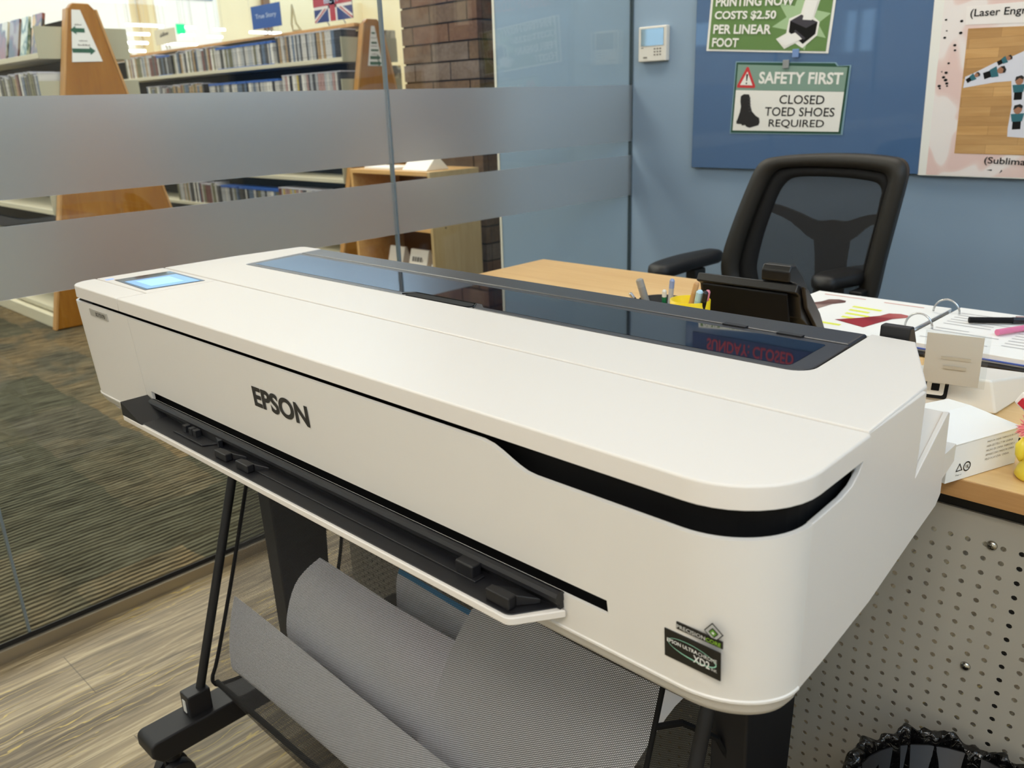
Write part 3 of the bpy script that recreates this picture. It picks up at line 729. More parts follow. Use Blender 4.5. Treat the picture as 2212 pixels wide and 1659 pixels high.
obj('handle_rim', MB().tube([(-0.962, 0.7640, ZT), (-0.948, 0.7812, ZT), (-0.824, 0.7824, ZT), (-0.812, 0.7650, ZT)], 0.0010, 6), black_gloss, cv)
m = MB().prism([(-1.4185, 0.8860), (-0.3465, 0.8860), (-0.3495, 0.9415), (-1.4235, 0.9375)], 0.87, ZT-0.0004, 'z', 0, 0.004, 3)
hs = obj('hinge_strip', m, cover_frame, pr, label='dark rear strip behind the smoked cover')
m = MB()
for x in (-0.50, -0.43): obj('hinge', MB().box((x, 0.882, ZT-0.003), (x+0.03, 0.8905, ZT+0.0012)), black_plastic, hs)
obj('paper_guide', MB().prism([(0.945, 0.87), (0.972, 0.87), (0.972, 0.905), (0.960, 0.924), (0.947, 0.924)], -0.338, -0.305, 'x'), black_plastic, pr, bevel=0.002)
# dark inner chassis, seen in every gap
obj('inner_chassis', MB().prism(fillet([(PX0+0.010, 0.506), (-0.243, 0.506), (-0.243, 0.652), (PX0+0.010, 0.652)], [0.03, 0.065, 0, 0], 8), 0.712, 0.8925), black_matte, pr)
# front covers: swept along the plan outline
def path(y0off=0.0, n=8):
    pts = []   # (x, y, nx, ny)
    r = 0.030; cx, cy = PX0+r, YF+r
    pts.append((PX0, 0.652, -1, 0)); pts.append((PX0, cy+0.02, -1, 0))
    for k in range(n+1):
        a = math.pi+math.pi/2*k/n; pts.append((cx+r*math.cos(a), cy+r*math.sin(a), math.cos(a), math.sin(a)))
    xs = [-1.40, -1.2745, -1.2735, -1.2555, -1.2545, -1.0, -0.75, -0.60, -0.53, -0.512, -0.50, -0.49, -0.48, -0.47, -0.46, -0.45, -0.44, -0.42, -0.3765, -0.3755, -0.34]
    for x in xs: pts.append((x, YF, 0, -1))
    r = 0.072; cx, cy = PX1-r, YF+r
    for k in range(n*2+1):
        a = -math.pi/2+math.pi/2*k/(n*2); pts.append((cx+r*math.cos(a), cy+r*math.sin(a), math.cos(a), math.sin(a)))
    return pts
PATH = path()
def lean(z): return 0.012*max(0.0, 0.889-z)/0.167
def smooth(a, b, t): t = min(1, max(0, (t-a)/(b-a))); return t*t*(3-2*t)
def ztop(p):
    if p[3] == 0 and p[0] < -1: return 0.8868
    return 0.8868-0.0190*smooth(-0.512, -0.452, p[0])
def P3(p, z, ins=0.0):
    l = lean(z); wgt = max(0.0, -p[3])
    return (p[0]-p[2]*ins, p[1]-p[3]*ins+l*wgt, z)
def sweep(sel, ztf, zbf, rows=4):
    ps = [p for p in PATH if sel(p)]; n = len(ps)
    m = MB()
    for j in range(rows+1):
        for p in ps:
            zt, zb = ztf(p), zbf(p); m.v.append(P3(p, zt+(zb-zt)*j/rows))
    for j in range(rows):
        for i in range(n-1): m.f.append((j*n+i, (j+1)*n+i, (j+1)*n+i+1, j*n+i+1)); m.m.append(0)
    return m
inslot = lambda p: p[3] < -0.99 and -1.2551 < p[0] < -0.3759
fc = obj('front_cover', sweep(lambda p: p[0] > -1.2741, ztop, lambda p: 0.772 if inslot(p) else 0.758), white_plastic_b, pr, smooth=True, solid=0.0045); 
lc = obj('left_cover', sweep(lambda p: p[0] < -1.2744, ztop, lambda p: 0.758), white_plastic_b, pr, smooth=True, solid=0.0045)
def skirt(sel):
    ps = [p for p in PATH if sel(p)]; n = len(ps)
    rows = [(0.758, 0), (0.74, 0), (0.7225, 0), (0.7215, -0.0012), (0.7195, -0.0012), (0.7170, 0.0010), (0.710, 0.003), (0.702, 0.008), (0.695, 0.017), (0.691, 0.030), (0.690, 0.045)]
    m = MB()
    for z, ins in rows:
        for p in ps: m.v.append(P3(p, z, ins))
    for j in range(len(rows)-1):
        for i in range(n-1): m.f.append((j*n+i, (j+1)*n+i, (j+1)*n+i+1, j*n+i+1)); m.m.append(0)
    return m
obj('front_skirt', skirt(lambda p: True), white_plastic_b, pr, smooth=True, solid=0.003)
obj('underside', MB().box((PX0+0.05, 0.545, 0.6905), (-0.285, 0.64, 0.709)), white_plastic_b, pr)
# right side cover with the curved recess under the lid and the sloped rear ledge
side_poly = [(0.5572, 0.717), (0.60, 0.7195), (0.698, 0.730), (0.80, 0.752), (0.862, 0.764), (0.874, 0.774), (0.868, 0.866), (0.862, 0.868), (0.785, 0.824), (0.785, 0.911), (0.6525, 0.911), (0.6515, 0.902), (0.6475, 0.890), (0.640, 0.880), (0.628, 0.873), (0.61, 0.8695), (0.5572, 0.868)]
obj('side_cover', MB().prism(side_poly, -0.2375, -0.2322, 'x'), white_plastic, pr, bevel=0.0012)
obj('side_cover', MB().prism([(0.6535, 0.702), (0.69, 0.706), (0.80, 0.735), (0.80, 0.866), (0.6535, 0.89)], PX0-0.0001, PX0+0.005, 'x'), white_plastic, pr, bevel=0.0012)
obj('rear_ledge', MB().prism([(0.655, 0.730), (0.698, 0.7325), (0.80, 0.7545), (0.860, 0.7665), (0.8715, 0.777), (0.866, 0.8665), (0.785, 0.8235), (0.655, 0.82)], -0.43, -0.2345, 'x'), white_plastic, pr, bevel=0.001)
obj('bottom_tray', MB().prism([(0.60, 0.722), (0.70, 0.7335), (0.80, 0.757), (0.93, 0.79), (0.93, 0.81), (0.60, 0.81)], PX0+0.012, -0.2385, 'x'), white_plastic_b, pr)
# lettering and plates on the front
def front_pt(x, z): return Vector((x, YF+lean(z), z))
UP = Vector((0, -0.0717, 1)).normalized()
obj('lettering', text_mb('EPSON', front_pt(-0.9265, 0.8245), (1, 0, 0), UP, 0.1225, 0.0275, bold=0.034, thick=0.0009, reso=6), dark_ink, fc, label='dark EPSON lettering')
grey_plate = mat('model_plate', '#b9b5ad', 0.35, metal=0.3)
plate = obj('model_plate', MB().obox(front_pt(-1.386, 0.8755)+Vector((0, -0.0008, 0)), (0.034, 0, 0), (0, 0.0008, 0), UP*0.0058), grey_plate, lc, label='small grey model plate')
obj('lettering', text_mb('SC-T5170', front_pt(-1.396, 0.8722)+Vector((0, -0.0016, 0)), (1, 0, 0), UP, 0.036, 0.0062, bold=0.01), ink_black, plate)
label_black = mat('label_black', '#161614', 0.35); label_white = mat('label_white', '#d8d8d4', 0.5); label_green = mat('label_green', '#86b43a', 0.5); label_grey = mat('label_grey', '#a9aaa8', 0.4)
def quad_pt(u, v):     # sticker plane: u right, v up from its lower left corner, on the front cover
    return front_pt(-0.3185+u, 0.7455+v)
st = obj('sticker', MB().obox(quad_pt(0.026, 0.0135)+Vector((0, -0.0006, 0)), (0.0255, 0, 0), (0, 0.0006, 0), UP*0.0135), label_black, fc, label='black ink sticker with a green oval', bevel=0.0004)
m = MB()
text_mb('EPSON ULTRA', quad_pt(0.0035, 0.0158)+Vector((0, -0.0012, 0)), (1, 0, 0), UP, 0.028, 0.0036, m, 0, bold=0.02, reso=2)
text_mb('CHROME', quad_pt(0.0322, 0.0155)+Vector((0, -0.0012, 0)), (1, 0, 0), UP, 0.0165, 0.0036, m, 0, reso=2)
text_mb('XD2', quad_pt(0.0275, 0.0072)+Vector((0, -0.0012, 0)), (1, 0, 0), UP, 0.015, 0.0072, m, 0, bold=0.02, reso=2)
text_mb('INK', quad_pt(0.0438, 0.0072)+Vector((0, -0.0012, 0)), (1, 0, 0), UP, 0.005, 0.0026, m, 0, reso=2)
obj('lettering', m, label_white, st)
m = MB(); N = 40; ring = []
for k in range(N+1):
    a = 2*math.pi*k/N; wd = 0.0005+0.0008*max(0, -math.sin(a-0.6))
    for q in (0, 1):
        rx, rz = 0.0222-q*wd, 0.0072-q*wd
        ring.append(quad_pt(0.026+rx*math.cos(a), 0.0150+rz*math.sin(a)-0.0016*math.cos(a))+Vector((0, -0.0014, 0)))
m.add(ring, [(2*k, 2*k+1, 2*k+3, 2*k+2) for k in range(N)])
obj('oval_mark', m, mat('label_teal', '#8fc4ac', 0.5), st)
st2 = obj('sticker', MB().obox(quad_pt(0.0325, 0.0348)+Vector((0, -0.0006, 0)), (0.0205, 0, 0), (0, 0.0006, 0), UP*0.0033), label_black, fc, label='thin black sticker with green and white lettering')
m = MB(); text_mb('PRECISION', quad_pt(0.0128, 0.0330)+Vector((0, -0.0012, 0)), (1, 0, 0), UP, 0.0255, 0.0036, m, 0, reso=2)
text_mb('CORE', quad_pt(0.0388, 0.0330)+Vector((0, -0.0012, 0)), (1, 0, 0), UP, 0.0132, 0.0036, m, 1, bold=0.01, reso=2)
obj('lettering', m, [label_white, label_green], st2)
m = MB(); cxm, czm = 0.0452, 0.0432
def dia(m, r, k, off):
    pts = [(cxm+r*math.cos(a), czm+r*math.sin(a)) for a in [math.radians(8+90*i) for i in range(4)]]
    m.poly([quad_pt(*p)+Vector((0, -off, 0)) for p in pts], k); return m
dia(m, 0.0086, 0, 0.0008); dia(m, 0.0074, 1, 0.0011); dia(m, 0.0044, 0, 0.0014); dia(m, 0.0034, 2, 0.0017); dia(m, 0.0014, 3, 0.0020)
obj('diamond_mark', m, [label_black, label_grey, mat('label_green_dark', '#5c8f33', 0.4), label_white], st2)

# output tray: thin white shell, black liner, wedge end, roller edge, paper guides
tp = fillet([(-1.268, 0.4495), (-0.4525, 0.4495), (-0.4220, 0.494), (-1.268, 0.494)], [0.004, 0.012, 0.0, 0.0], 6)
tr = obj('output_tray', MB().prism(tp, 0.7345, 0.7425), white_plastic, pr, bevel=0.0015)
tp2 = fillet([(-1.266, 0.4530), (-0.4555, 0.4530), (-0.4285, 0.4935), (-1.266, 0.4935)], [0.003, 0.011, 0.0, 0.0], 6)
obj('tray_liner', MB().prism(tp2, 0.7426, 0.7438), black_plastic, tr, bevel=0.0008, label='black inner surface of the tray')
m = MB().add([(-1.2675, 0.4500, 0.7428), (-1.200, 0.4500, 0.7428), (-1.2675, 0.4500, 0.7640), (-1.2675, 0.492, 0.7428), (-1.200, 0.492, 0.7428), (-1.2675, 0.492, 0.7640)], [(0, 1, 2), (5, 4, 3), (0, 2, 5, 3), (1, 4, 5, 2), (0, 3, 4, 1)])
obj('tray_end_wedge', m, black_plastic, tr, label='black sloped wedge at the tray end')
m = MB().tube([(-1.250, 0.4900, 0.7555), (-0.4255, 0.4900, 0.7555)], 0.0065, 10).box((-1.250, 0.4905, 0.7430), (-0.4262, 0.4955, 0.7570))
obj('tray_roller_edge', m, black_plastic, tr, smooth=False, label='black rounded edge below the slot'); 
obj('tray_step', MB().box((-0.93, 0.4700, 0.7432), (-0.5150, 0.4838, 0.7456)), black_plastic, tr, bevel=0.0008)
def guide(x, w_, front, back, h, name='paper_guide'):
    m = MB()
    m.box((x, front, 0.7440), (x+w_, front+0.010, 0.7440+h))
    m.add([(x+0.002, front+0.010, 0.7440), (x+w_, front+0.010, 0.7440), (x+w_+0.014, back, 0.7440), (x+0.016, back, 0.7440),
           (x+0.002, front+0.010, 0.7440+h*0.95), (x+w_, front+0.010, 0.7440+h*0.95), (x+w_+0.014, back, 0.7440+h*0.45), (x+0.016, back, 0.7440+h*0.45)],
          [(3,2,1,0), (4,5,6,7), (0,1,5,4), (1,2,6,5), (2,3,7,6), (3,0,4,7)])
    return obj(name, m, black_plastic, tr, bevel=0.0015)
guide(-1.000, 0.030, 0.4600, 0.4830, 0.0105)
guide(-0.945, 0.030, 0.4600, 0.4830, 0.0105)
guide(-0.488, 0.030, 0.4570, 0.4850, 0.0125)
obj('paper_guide', MB().box((-0.545, 0.4720, 0.7440), (-0.5205, 0.4850, 0.7580)), black_plastic, tr, bevel=0.0022)
m = MB().prism([(-1.132, 0.466), (-1.047, 0.466), (-1.036, 0.484), (-1.100, 0.484)], 0.7440, 0.7462)
m.add([(-1.105, 0.484, 0.7440), (-1.040, 0.484, 0.7440), (-1.022, 0.478, 0.7440), (-1.022, 0.484, 0.7440), (-1.105, 0.484, 0.7575), (-1.040, 0.484, 0.7545), (-1.022, 0.478, 0.7545), (-1.022, 0.484, 0.7545)], [(0,1,5,4), (1,2,6,5), (2,3,7,6), (4,5,6,7)])
for x in (-1.118, -1.100, -1.088): m.box((x, 0.474, 0.7462), (x+0.010, 0.482, 0.7462+0.010))
obj('hinged_flap', m, black_plastic, tr, bevel=0.0006)

# ------------------------------------------------------------------ stand
def foot(xc, nm):
    f = obj('foot', MB().prism(fillet([(0.402, 0.128), (0.402, 0.100), (0.418, 0.082), (1.00, 0.082), (1.00, 0.128)], [0.012, 0.006, 0.01, 0.01, 0.012], 4), xc-0.031, xc+0.031, 'x'), stand_black, pr, bevel=0.004)
    for yc in (0.445, 0.955):
        c = obj('caster', MB().lathe([(0.0275, -0.027), (0.0295, -0.024), (0.0295, -0.008), (0.0275, -0.006)], (xc, yc, 0.0295), 20, axis='x').lathe([(0.0275, 0.006), (0.0295, 0.008), (0.0295, 0.024), (0.0275, 0.027)], (xc, yc, 0.0295), 20, axis='x'), black_plastic, f)
        auto_smooth(c)
        obj('caster_fork', MB().box((xc-0.006, yc-0.016, 0.022), (xc+0.006, yc+0.016, 0.07)).lathe([(0.016, 0.0), (0.016, 0.022)], (xc, yc, 0.0605), 14), stand_black, f, bevel=0.001)
    return f
LXc, RXc = -1.333, -0.362
for xc, nm in ((LXc, 'l'), (RXc, 'r')):
    foot(xc, nm)
    obj('leg', MB().prism([(0.700, 0.128), (0.795, 0.128), (0.825, 0.735), (0.690, 0.735)], xc-0.022, xc+0.022, 'x'), stand_black, pr, bevel=0.004)
    sg = 1 if xc < -1 else -1
    xr = xc
    rod = obj('basket_rod', MB().tube([(xr, 0.500, 0.115), (xr, 0.512, 0.155), (xr, 0.640, 0.552), (xr, 0.695, 0.722)], 0.0085, 8), stand_black, pr, smooth=True)
    obj('rod_socket', MB().box((xr-0.017, 0.484, 0.126), (xr+0.017, 0.528, 0.172)), black_plastic, pr, bevel=0.003)
    obj('socket_tag', MB().box((xr-0.006, 0.4825, 0.135), (xr+0.004, 0.4838, 0.160)), label_white, pr, label='small white tag on the rod socket')
obj('cross_beam', MB().box((LXc+0.023, 0.735, 0.16), (RXc-0.023, 0.775, 0.205)), stand_black, pr, bevel=0.003)
# mesh basket: a hammock of netting
net_m = bpy.data.materials.new('black_netting'); net_m.use_nodes = True; t = NT(net_m)
t.b.inputs['Base Color'].default_value = (0.012, 0.012, 0.014, 1); t.b.inputs['Roughness'].default_value = 0.6
def net(t, px, py, r, uvname='uv'):
    uvn = t.n('ShaderNodeUVMap'); uvn.uv_map = uvname
    mp = t.n('ShaderNodeMapping'); mp.inputs['Scale'].default_value = (1/px, 1/py, 1); t.l(uvn.outputs[0], mp.inputs['Vector'])
    outs = []
    for off in (0.0, 0.5):
        a = t.n('ShaderNodeVectorMath', operation='ADD'); a.inputs[1].default_value = (off, off, 0); t.l(mp.outputs[0], a.inputs[0])
        f = t.n('ShaderNodeVectorMath', operation='FRACTION'); t.l(a.outputs[0], f.inputs[0])
        s_ = t.n('ShaderNodeVectorMath', operation='SUBTRACT'); s_.inputs[1].default_value = (0.5, 0.5, 0); t.l(f.outputs[0], s_.inputs[0])
        q = t.n('ShaderNodeVectorMath', operation='MULTIPLY'); q.inputs[1].default_value = (1.0, py/px, 0); t.l(s_.outputs[0], q.inputs[0])
        L = t.n('ShaderNodeVectorMath', operation='LENGTH'); t.l(q.outputs[0], L.inputs[0]); outs.append(L.outputs['Value'])
    d = t.math('MINIMUM', outs[0], outs[1])
    return t.math('LESS_THAN', d, r)
hole = net(t, 0.0042, 0.0028, 0.24)
tr_ = t.n('ShaderNodeBsdfTransparent'); mx = t.n('ShaderNodeMixShader'); t.l(hole, mx.inputs[0]); t.l(t.b.outputs[0], mx.inputs[1]); t.l(tr_.outputs[0], mx.inputs[2]); t.l(mx.outputs[0], t.out.inputs['Surface'])
prof = [(0.692, 0.69), (0.643, 0.535), (0.590, 0.372), (0.543, 0.238), (0.528, 0.205), (0.529, 0.190), (0.541, 0.181), (0.60, 0.172), (0.66, 0.170), (0.72, 0.18), (0.80, 0.26), (0.84, 0.42), (0.85, 0.60)]
def cat(pts, t):
    n = len(pts)-1; x = t*n; i = min(int(x), n-1); f = x-i
    p = [Vector(pts[max(0, min(n, i+k))]) for k in (-1, 0, 1, 2)]
    return 0.5*((2*p[1])+(-p[0]+p[2])*f+(2*p[0]-5*p[1]+4*p[2]-p[3])*f*f+(-p[0]+3*p[1]-3*p[2]+p[3])*f**3)
def sheet_pt(u, v):
    x = -1.297+u*(0.876); q = cat(prof, v)
    sag = math.sin(math.pi*u)
    lowv = math.exp(-((v-0.5)/0.2)**2)
    return (x, q[0]-0.006*sag*lowv, q[1]-0.006*sag*lowv)
al = [0.0]
for k in range(1, 61): al.append(al[-1]+(Vector(sheet_pt(0, k/60))-Vector(sheet_pt(0, (k-1)/60))).length)
m = MB().grid(sheet_pt, 24, 60, 0, lambda u, v: (u*0.876, al[round(v*60)]))
bk_ = obj('net_basket', m, net_m, pr, smooth=True, label='black net basket slung under the printer')
for u in (0.0, 1.0):
    obj('hem', MB().tube([Vector(sheet_pt(u, k/40)) for k in range(41)], 0.0035, 6), black_matte, bk_, smooth=True)
obj('fold_bar', MB().tube([(-1.297, 0.534, 0.190), (-0.421, 0.534, 0.190)], 0.005, 8), black_matte, bk_, smooth=True)
obj('strap', MB().tube([(-0.421, 0.640, 0.52), (-0.40, 0.66, 0.525), (-0.372, 0.69, 0.50), (-0.362, 0.70, 0.47)], 0.004, 6), black_matte, bk_)

# printed sheets lying in the basket: each its own curled sheet
sheet_back = mat('plotter_paper', '#e6e6ea', 0.6, spec=0.3)
print_blue = mat('print_blue', '#3f8fc4', 0.5)
def paper(label, x0, x1, pts, skew=0.0, m=sheet_back, curl=0.01, edge=None, drop=0.0):
    """pts: (y, z) profile the sheet follows; skew slides the upper edge along x; drop shortens the sheet towards its right end"""
    def f(u, v):
        q = cat(pts, v*(1-drop*u))
        x = x0+(x1-x0)*u+skew*v+0.012*math.sin(5*v)*(1-u)
        return (x, q[0]+curl*math.sin(u*5+v*2), q[1]+curl*0.6*math.sin(u*3.3+1))
    mb = MB().grid(f, 28, 24)
    t = obj('paper_sheet', mb, [m, print_blue], smooth=True, solid=0.0004)
    if edge:
        for p in t.data.polygons:
            if p.index//28 >= 24-edge: p.material_index = 1
    tag(t, label, 'paper', 'plotter prints lying in the net basket')
    return t
paper('curled pale sheet standing highest in the left of the net basket', -1.215, -0.80, [(0.78, 0.275), (0.70, 0.235), (0.632, 0.265), (0.622, 0.315), (0.650, 0.383), (0.70, 0.415)], 0.05, curl=0.004)
paper('grey sheet wrapping the lower left front of the net basket', -1.285, -0.46, [(0.66, 0.192), (0.60, 0.196), (0.560, 0.205), (0.560, 0.235), (0.575, 0.285), (0.594, 0.335)], -0.01, curl=0.003, drop=0.10)
paper('pale sheet leaning up in the right half of the net basket', -0.90, -0.585, [(0.72, 0.24), (0.66, 0.225), (0.612, 0.265), (0.628, 0.34), (0.660, 0.44), (0.70, 0.52)], 0.16, curl=0.003)
paper('sheet with a blue printed edge at the back of the net basket', -1.02, -0.70, [(0.80, 0.33), (0.765, 0.31), (0.735, 0.35), (0.74, 0.40), (0.75, 0.435)], 0.02, curl=0.003, edge=2)

# ------------------------------------------------------------------ desk with perforated front
DX0, DX1, DY0, DY1, DZ = -1.617, 0.80, 1.0, 1.812, 0.74
dk_ = thing('desk', 'maple-topped desk with a grey perforated front panel behind the printer', 'desk', ((DX0+DX1)/2, (DY0+DY1)/2, 0))
obj('worktop', MB().box((DX0, DY0+0.003, DZ-0.024), (DX1, DY1, DZ)), maple, dk_, bevel=0.0015)
obj('edge_band', MB().box((DX0, DY0, DZ-0.0235), (DX1, DY0+0.0028, DZ-0.0006)), maple_edge, dk_)
perf_m = mat('perforated_steel', '#aaa69b', 0.38, spec=0.5)
t = NT(perf_m); t.bump(t.noise(t.coords(), 700, 2), 0.05, 0.0004)
PY = 1.026
m = MB(); pt = 0.0195; r = 0.0035; cols, rows = 88, 32
x_0, z_top = -1.552, 0.6645
for i in range(cols):
    for j in range(rows):
        cx_ = x_0+pt*(i+0.5); cz_ = z_top-pt*(j+0.5); h = pt/2; vs = []
        sq = [(-h,-h), (0,-h), (h,-h), (h,0), (h,h), (0,h), (-h,h), (-h,0)]
        for a, b in sq: vs.append((cx_+a, PY, cz_+b))
        for k in range(8):
            a = math.radians(225+45*k); vs.append((cx_+r*math.cos(a), PY, cz_+r*math.sin(a)))
        for k in range(8):
            a = math.radians(225+45*k); vs.append((cx_+r*math.cos(a), PY+0.0016, cz_+r*math.sin(a)))
        m.add(vs, [(k, (k+1) % 8, 8+(k+1) % 8, 8+k) for k in range(8)]+[(8+k, 8+(k+1) % 8, 16+(k+1) % 8, 16+k) for k in range(8)])
xe, ze = x_0+pt*cols, z_top-pt*rows
m.box((x_0-0.02, PY, ze), (x_0, PY+0.0016, z_top)).box((xe, PY, ze), (DX1-0.02, PY+0.0016, z_top))
m.box((x_0-0.02, PY, z_top), (DX1-0.02, PY+0.0016, 0.690)).box((x_0-0.02, PY, 0.02), (DX1-0.02, PY+0.0016, ze))
m.box((x_0-0.02, PY, 0.690), (DX1-0.02, PY+0.02, 0.6916))
pp = obj('perforated_panel', m, perf_m, dk_)
sm = mat('screw_steel', '#b9b7b0', 0.25, metal=1.0)
for x, z in ((-0.209, 0.6555), (-0.216, 0.481)):
    s = obj('screw', MB().lathe([(0.0062, 0.0), (0.0058, -0.0015), (0.004, -0.003), (0.0015, -0.0036)], (0, 0, 0), 20, axis='y').box((-0.0004, -0.0040, -0.0024), (0.0004, -0.0036, 0.0024), 1).box((-0.0024, -0.0040, -0.0004), (0.0024, -0.0036, 0.0004), 1), [sm, ink_black], pp, local=True, smooth=True)
    s.location = Vector((x, PY-0.0002, z))-ORIG[dk_.name]
obj('frame_upright', MB().box((-0.194, PY+0.003, 0.02), (-0.176, PY+0.022, 0.689)), gasket, dk_)
obj('frame_rail', MB().box((DX0+0.05, PY+0.004, 0.690), (DX1-0.04, PY+0.03, DZ-0.0245)), gasket, dk_)
for x in (DX0+0.03, DX1-0.09):
    for y in (PY+0.032, DY1-0.09): obj('leg', MB().box((x, y, 0.0), (x+0.05, y+0.05, DZ-0.0245)), stand_black, dk_, bevel=0.003)

# ------------------------------------------------------------------ bin with a black liner
bn = thing('waste_bin', 'round bin lined with a crinkled black bag in front of the perforated panel', 'bin', (-0.17, 0.88, 0))
bag_m = mat('bin_bag', '#0b0b0c', 0.17, spec=0.7); t = NT(bag_m); t.bump(t.noise(t.coords(), 48, 2, 0.5, 2.5), 0.55, 0.006)
obj('bin_body', MB().lathe([(0.085, 0.0), (0.09, 0.01), (0.112, 0.385), (0.1095, 0.385), (0.087, 0.012)], (-0.17, 0.88, 0), 32), stand_black, bn, smooth=True)
brnd = random.Random(5); ph = [brnd.uniform(0, 6.28) for _ in range(12)]
def bag(u, v):
    a = 2*math.pi*u
    cr = 0.0028*math.sin(7*a+ph[0]+3*v)+0.003*math.sin(13*a+ph[1]-5*v+1.5*math.sin(3*a))+0.0026*math.sin(23*a+ph[2]+8*v+2*math.sin(5*a))+0.002*math.sin(41*a+ph[3]-9*v)+0.0012*math.sin(67*a+20*v)
    P = [(0.078, 0.016), (0.090, 0.16), (0.100, 0.28), (0.112, 0.380), (0.119, 0.397), (0.127, 0.388), (0.131, 0.34), (0.130, 0.25)]
    q = cat(P, v)
    top = math.exp(-((v-0.58)/0.2)**2)
    return (-0.17+(q[0]+cr*0.9)*math.cos(a), 0.88+(q[0]+cr*0.9)*math.sin(a), q[1]+(0.005*math.sin(4*a+ph[4])+0.0035*math.sin(11*a+ph[5]+math.sin(3*a))+0.0025*math.sin(27*a+ph[6]))*top)
obj('bin_liner', MB().grid(bag, 240, 40), bag_m, bn, smooth=True, label='shiny black crinkled bag folded over the rim')

# ------------------------------------------------------------------ things on the desk
# desk phone seen from behind
ph_m = mat('phone_black', '#121213', 0.35)
tp_ = thing('desk_phone', 'black desk phone seen from behind, handset on its side', 'phone', (-0.715, 1.45, DZ))
obj('body', MB().prism([(1.3450, 0.850), (1.3521, 0.864), (1.3620, 0.862), (1.4523, 0.772), (1.4632, 0.752), (1.4550, 0.744), (1.4412, 0.752), (1.3708, 0.800), (1.3599, 0.842)], -0.822, -0.625, 'x'), ph_m, tp_, bevel=0.003)
obj('back_frame', MB().prism([(1.3412, 0.846), (1.3461, 0.848), (1.3653, 0.790), (1.3599, 0.786)], -0.806, -0.640, 'x'), black_matte, tp_, bevel=0.002)
obj('stand', MB().prism([(1.3620, 0.835), (1.3670, 0.838), (1.4083, 0.775), (1.3972, DZ+0.0005), (1.3752, DZ+0.0005)], -0.79, -0.655, 'x'), black_matte, tp_, bevel=0.002)
hs_ = obj('handset', MB().prism([(1.3489, 0.866), (1.3478, 0.884), (1.3543, 0.894), (1.3708, 0.893), (1.4027, 0.868), (1.4358, 0.830), (1.4567, 0.796), (1.4610, 0.776), (1.4550, 0.772), (1.4358, 0.796), (1.4083, 0.828), (1.3752, 0.858)], -0.694, -0.640, 'x'), ph_m, tp_, bevel=0.004)
m = MB()
for x in (-0.80, -0.705): m.lathe([(0.003, 0), (0.003, 0.001)], (x, 1.3435, 0.836), 8, axis='y')
obj('side_bezel', MB().prism([(1.3588, 0.86), (1.3752, 0.852), (1.4303, 0.80), (1.4660, 0.752), (1.4567, 0.744), (1.4303, 0.765), (1.3752, 0.82)], -0.6245, -0.6165, 'x'), mat('phone_side', '#2a2827', 0.3), tp_, bevel=0.002)
obj('cord', MB().tube([(-0.622, 1.43, 0.7475), (-0.612, 1.41, 0.7445), (-0.63, 1.40, 0.7445), (-0.65, 1.39, 0.7445)], 0.003, 8), ink_black, tp_, smooth=True)

# pens in two holders
def pencil(name, label, cat_, top, bot, r, body, tip=None, tipm=None, group='pens in the desk holders'):
    top, bot = Vector(top), Vector(bot); d = (top-bot)
    t = thing(name, label, cat_, bot, group)
    obj('barrel', MB().tube([bot, bot+d*0.82], r, 10), body, t, smooth=False)
    if tipm is not None: obj('cap' if tip else 'tip', MB().tube([bot+d*0.8201, bot+d*0.97, top], [r*1.02, r*1.0, r*0.6], 10), tipm, t)
    return t
hold_m = mat('holder_black_mesh', '#1a1a1b', 0.5); yellow_m = mat('yellow_plastic', '#f2d21c', 0.35)
def cup(x, y, r, h, m_, name, label):
    o = obj(name, MB().lathe([(r*0.92, 0), (r*0.95, 0.002), (r, h), (r-0.003, h), (r*0.92-0.003, 0.004)], (x, y, DZ+0.0006), 24), m_, smooth=True)
    return tag(o, label, 'pen holder')
cup(-0.915, 1.375, 0.046, 0.055, hold_m, 'pen_holder', 'dark pen holder hidden low behind the printer, holding the grey and green pens')
cup(-0.795, 1.285, 0.036, 0.088, yellow_m, 'pen_holder', 'bright yellow pen holder beside the desk phone')
z0 = DZ+0.006
pencil('pen', 'dark ballpoint pen with a steel tip, leftmost in the holder', 'pen', (-0.975, 1.35, 0.806), (-0.935, 1.37, z0), 0.0042, ink_black, False, steel)
pencil('marker', 'grey round-ended marker standing in the holder', 'marker', (-0.953, 1.35, 0.837), (-0.925, 1.36, z0), 0.0075, mat('grey_barrel', '#8f8d88', 0.45), True, mat('grey_barrel_b', '#9b9993', 0.45))
pencil('pen', 'green and white pen in the holder, next to the clear pen', 'pen', (-0.893, 1.35, 0.822), (-0.90, 1.36, z0), 0.0045, mat('pen_green', '#1f7a4c', 0.3), True, mat('pen_white', '#e5e6e2', 0.3))
pencil('pen', 'clear plastic pen with a blue button, tallest of the holder', 'pen', (-0.876, 1.35, 0.845), (-0.89, 1.36, z0), 0.005, mat('pen_clear', '#b9bec6', 0.1, spec=0.8), True, mat('pen_clear_top', '#8fa3cf', 0.15))
pencil('pencil', 'plain wooden pencil leaning right in the yellow holder', 'pencil', (-0.782, 1.285, 0.862), (-0.815, 1.29, z0), 0.005, mat('pencil_wood', '#c99a66', 0.5), True, mat('pencil_wood_b', '#d3a673', 0.5))
pencil('highlighter', 'pale blue highlighter in the yellow holder', 'marker', (-0.771, 1.278, 0.849), (-0.795, 1.29, z0), 0.0065, mat('hl_blue', '#9fc7de', 0.35), True, mat('hl_blue_b', '#b9dcec', 0.35))
pencil('pen', 'black capped pen in the yellow holder, beside the phone', 'pen', (-0.757, 1.274, 0.850), (-0.782, 1.285, z0), 0.005, ink_black, True, mat('pen_cap_black', '#1b1b1d', 0.3))
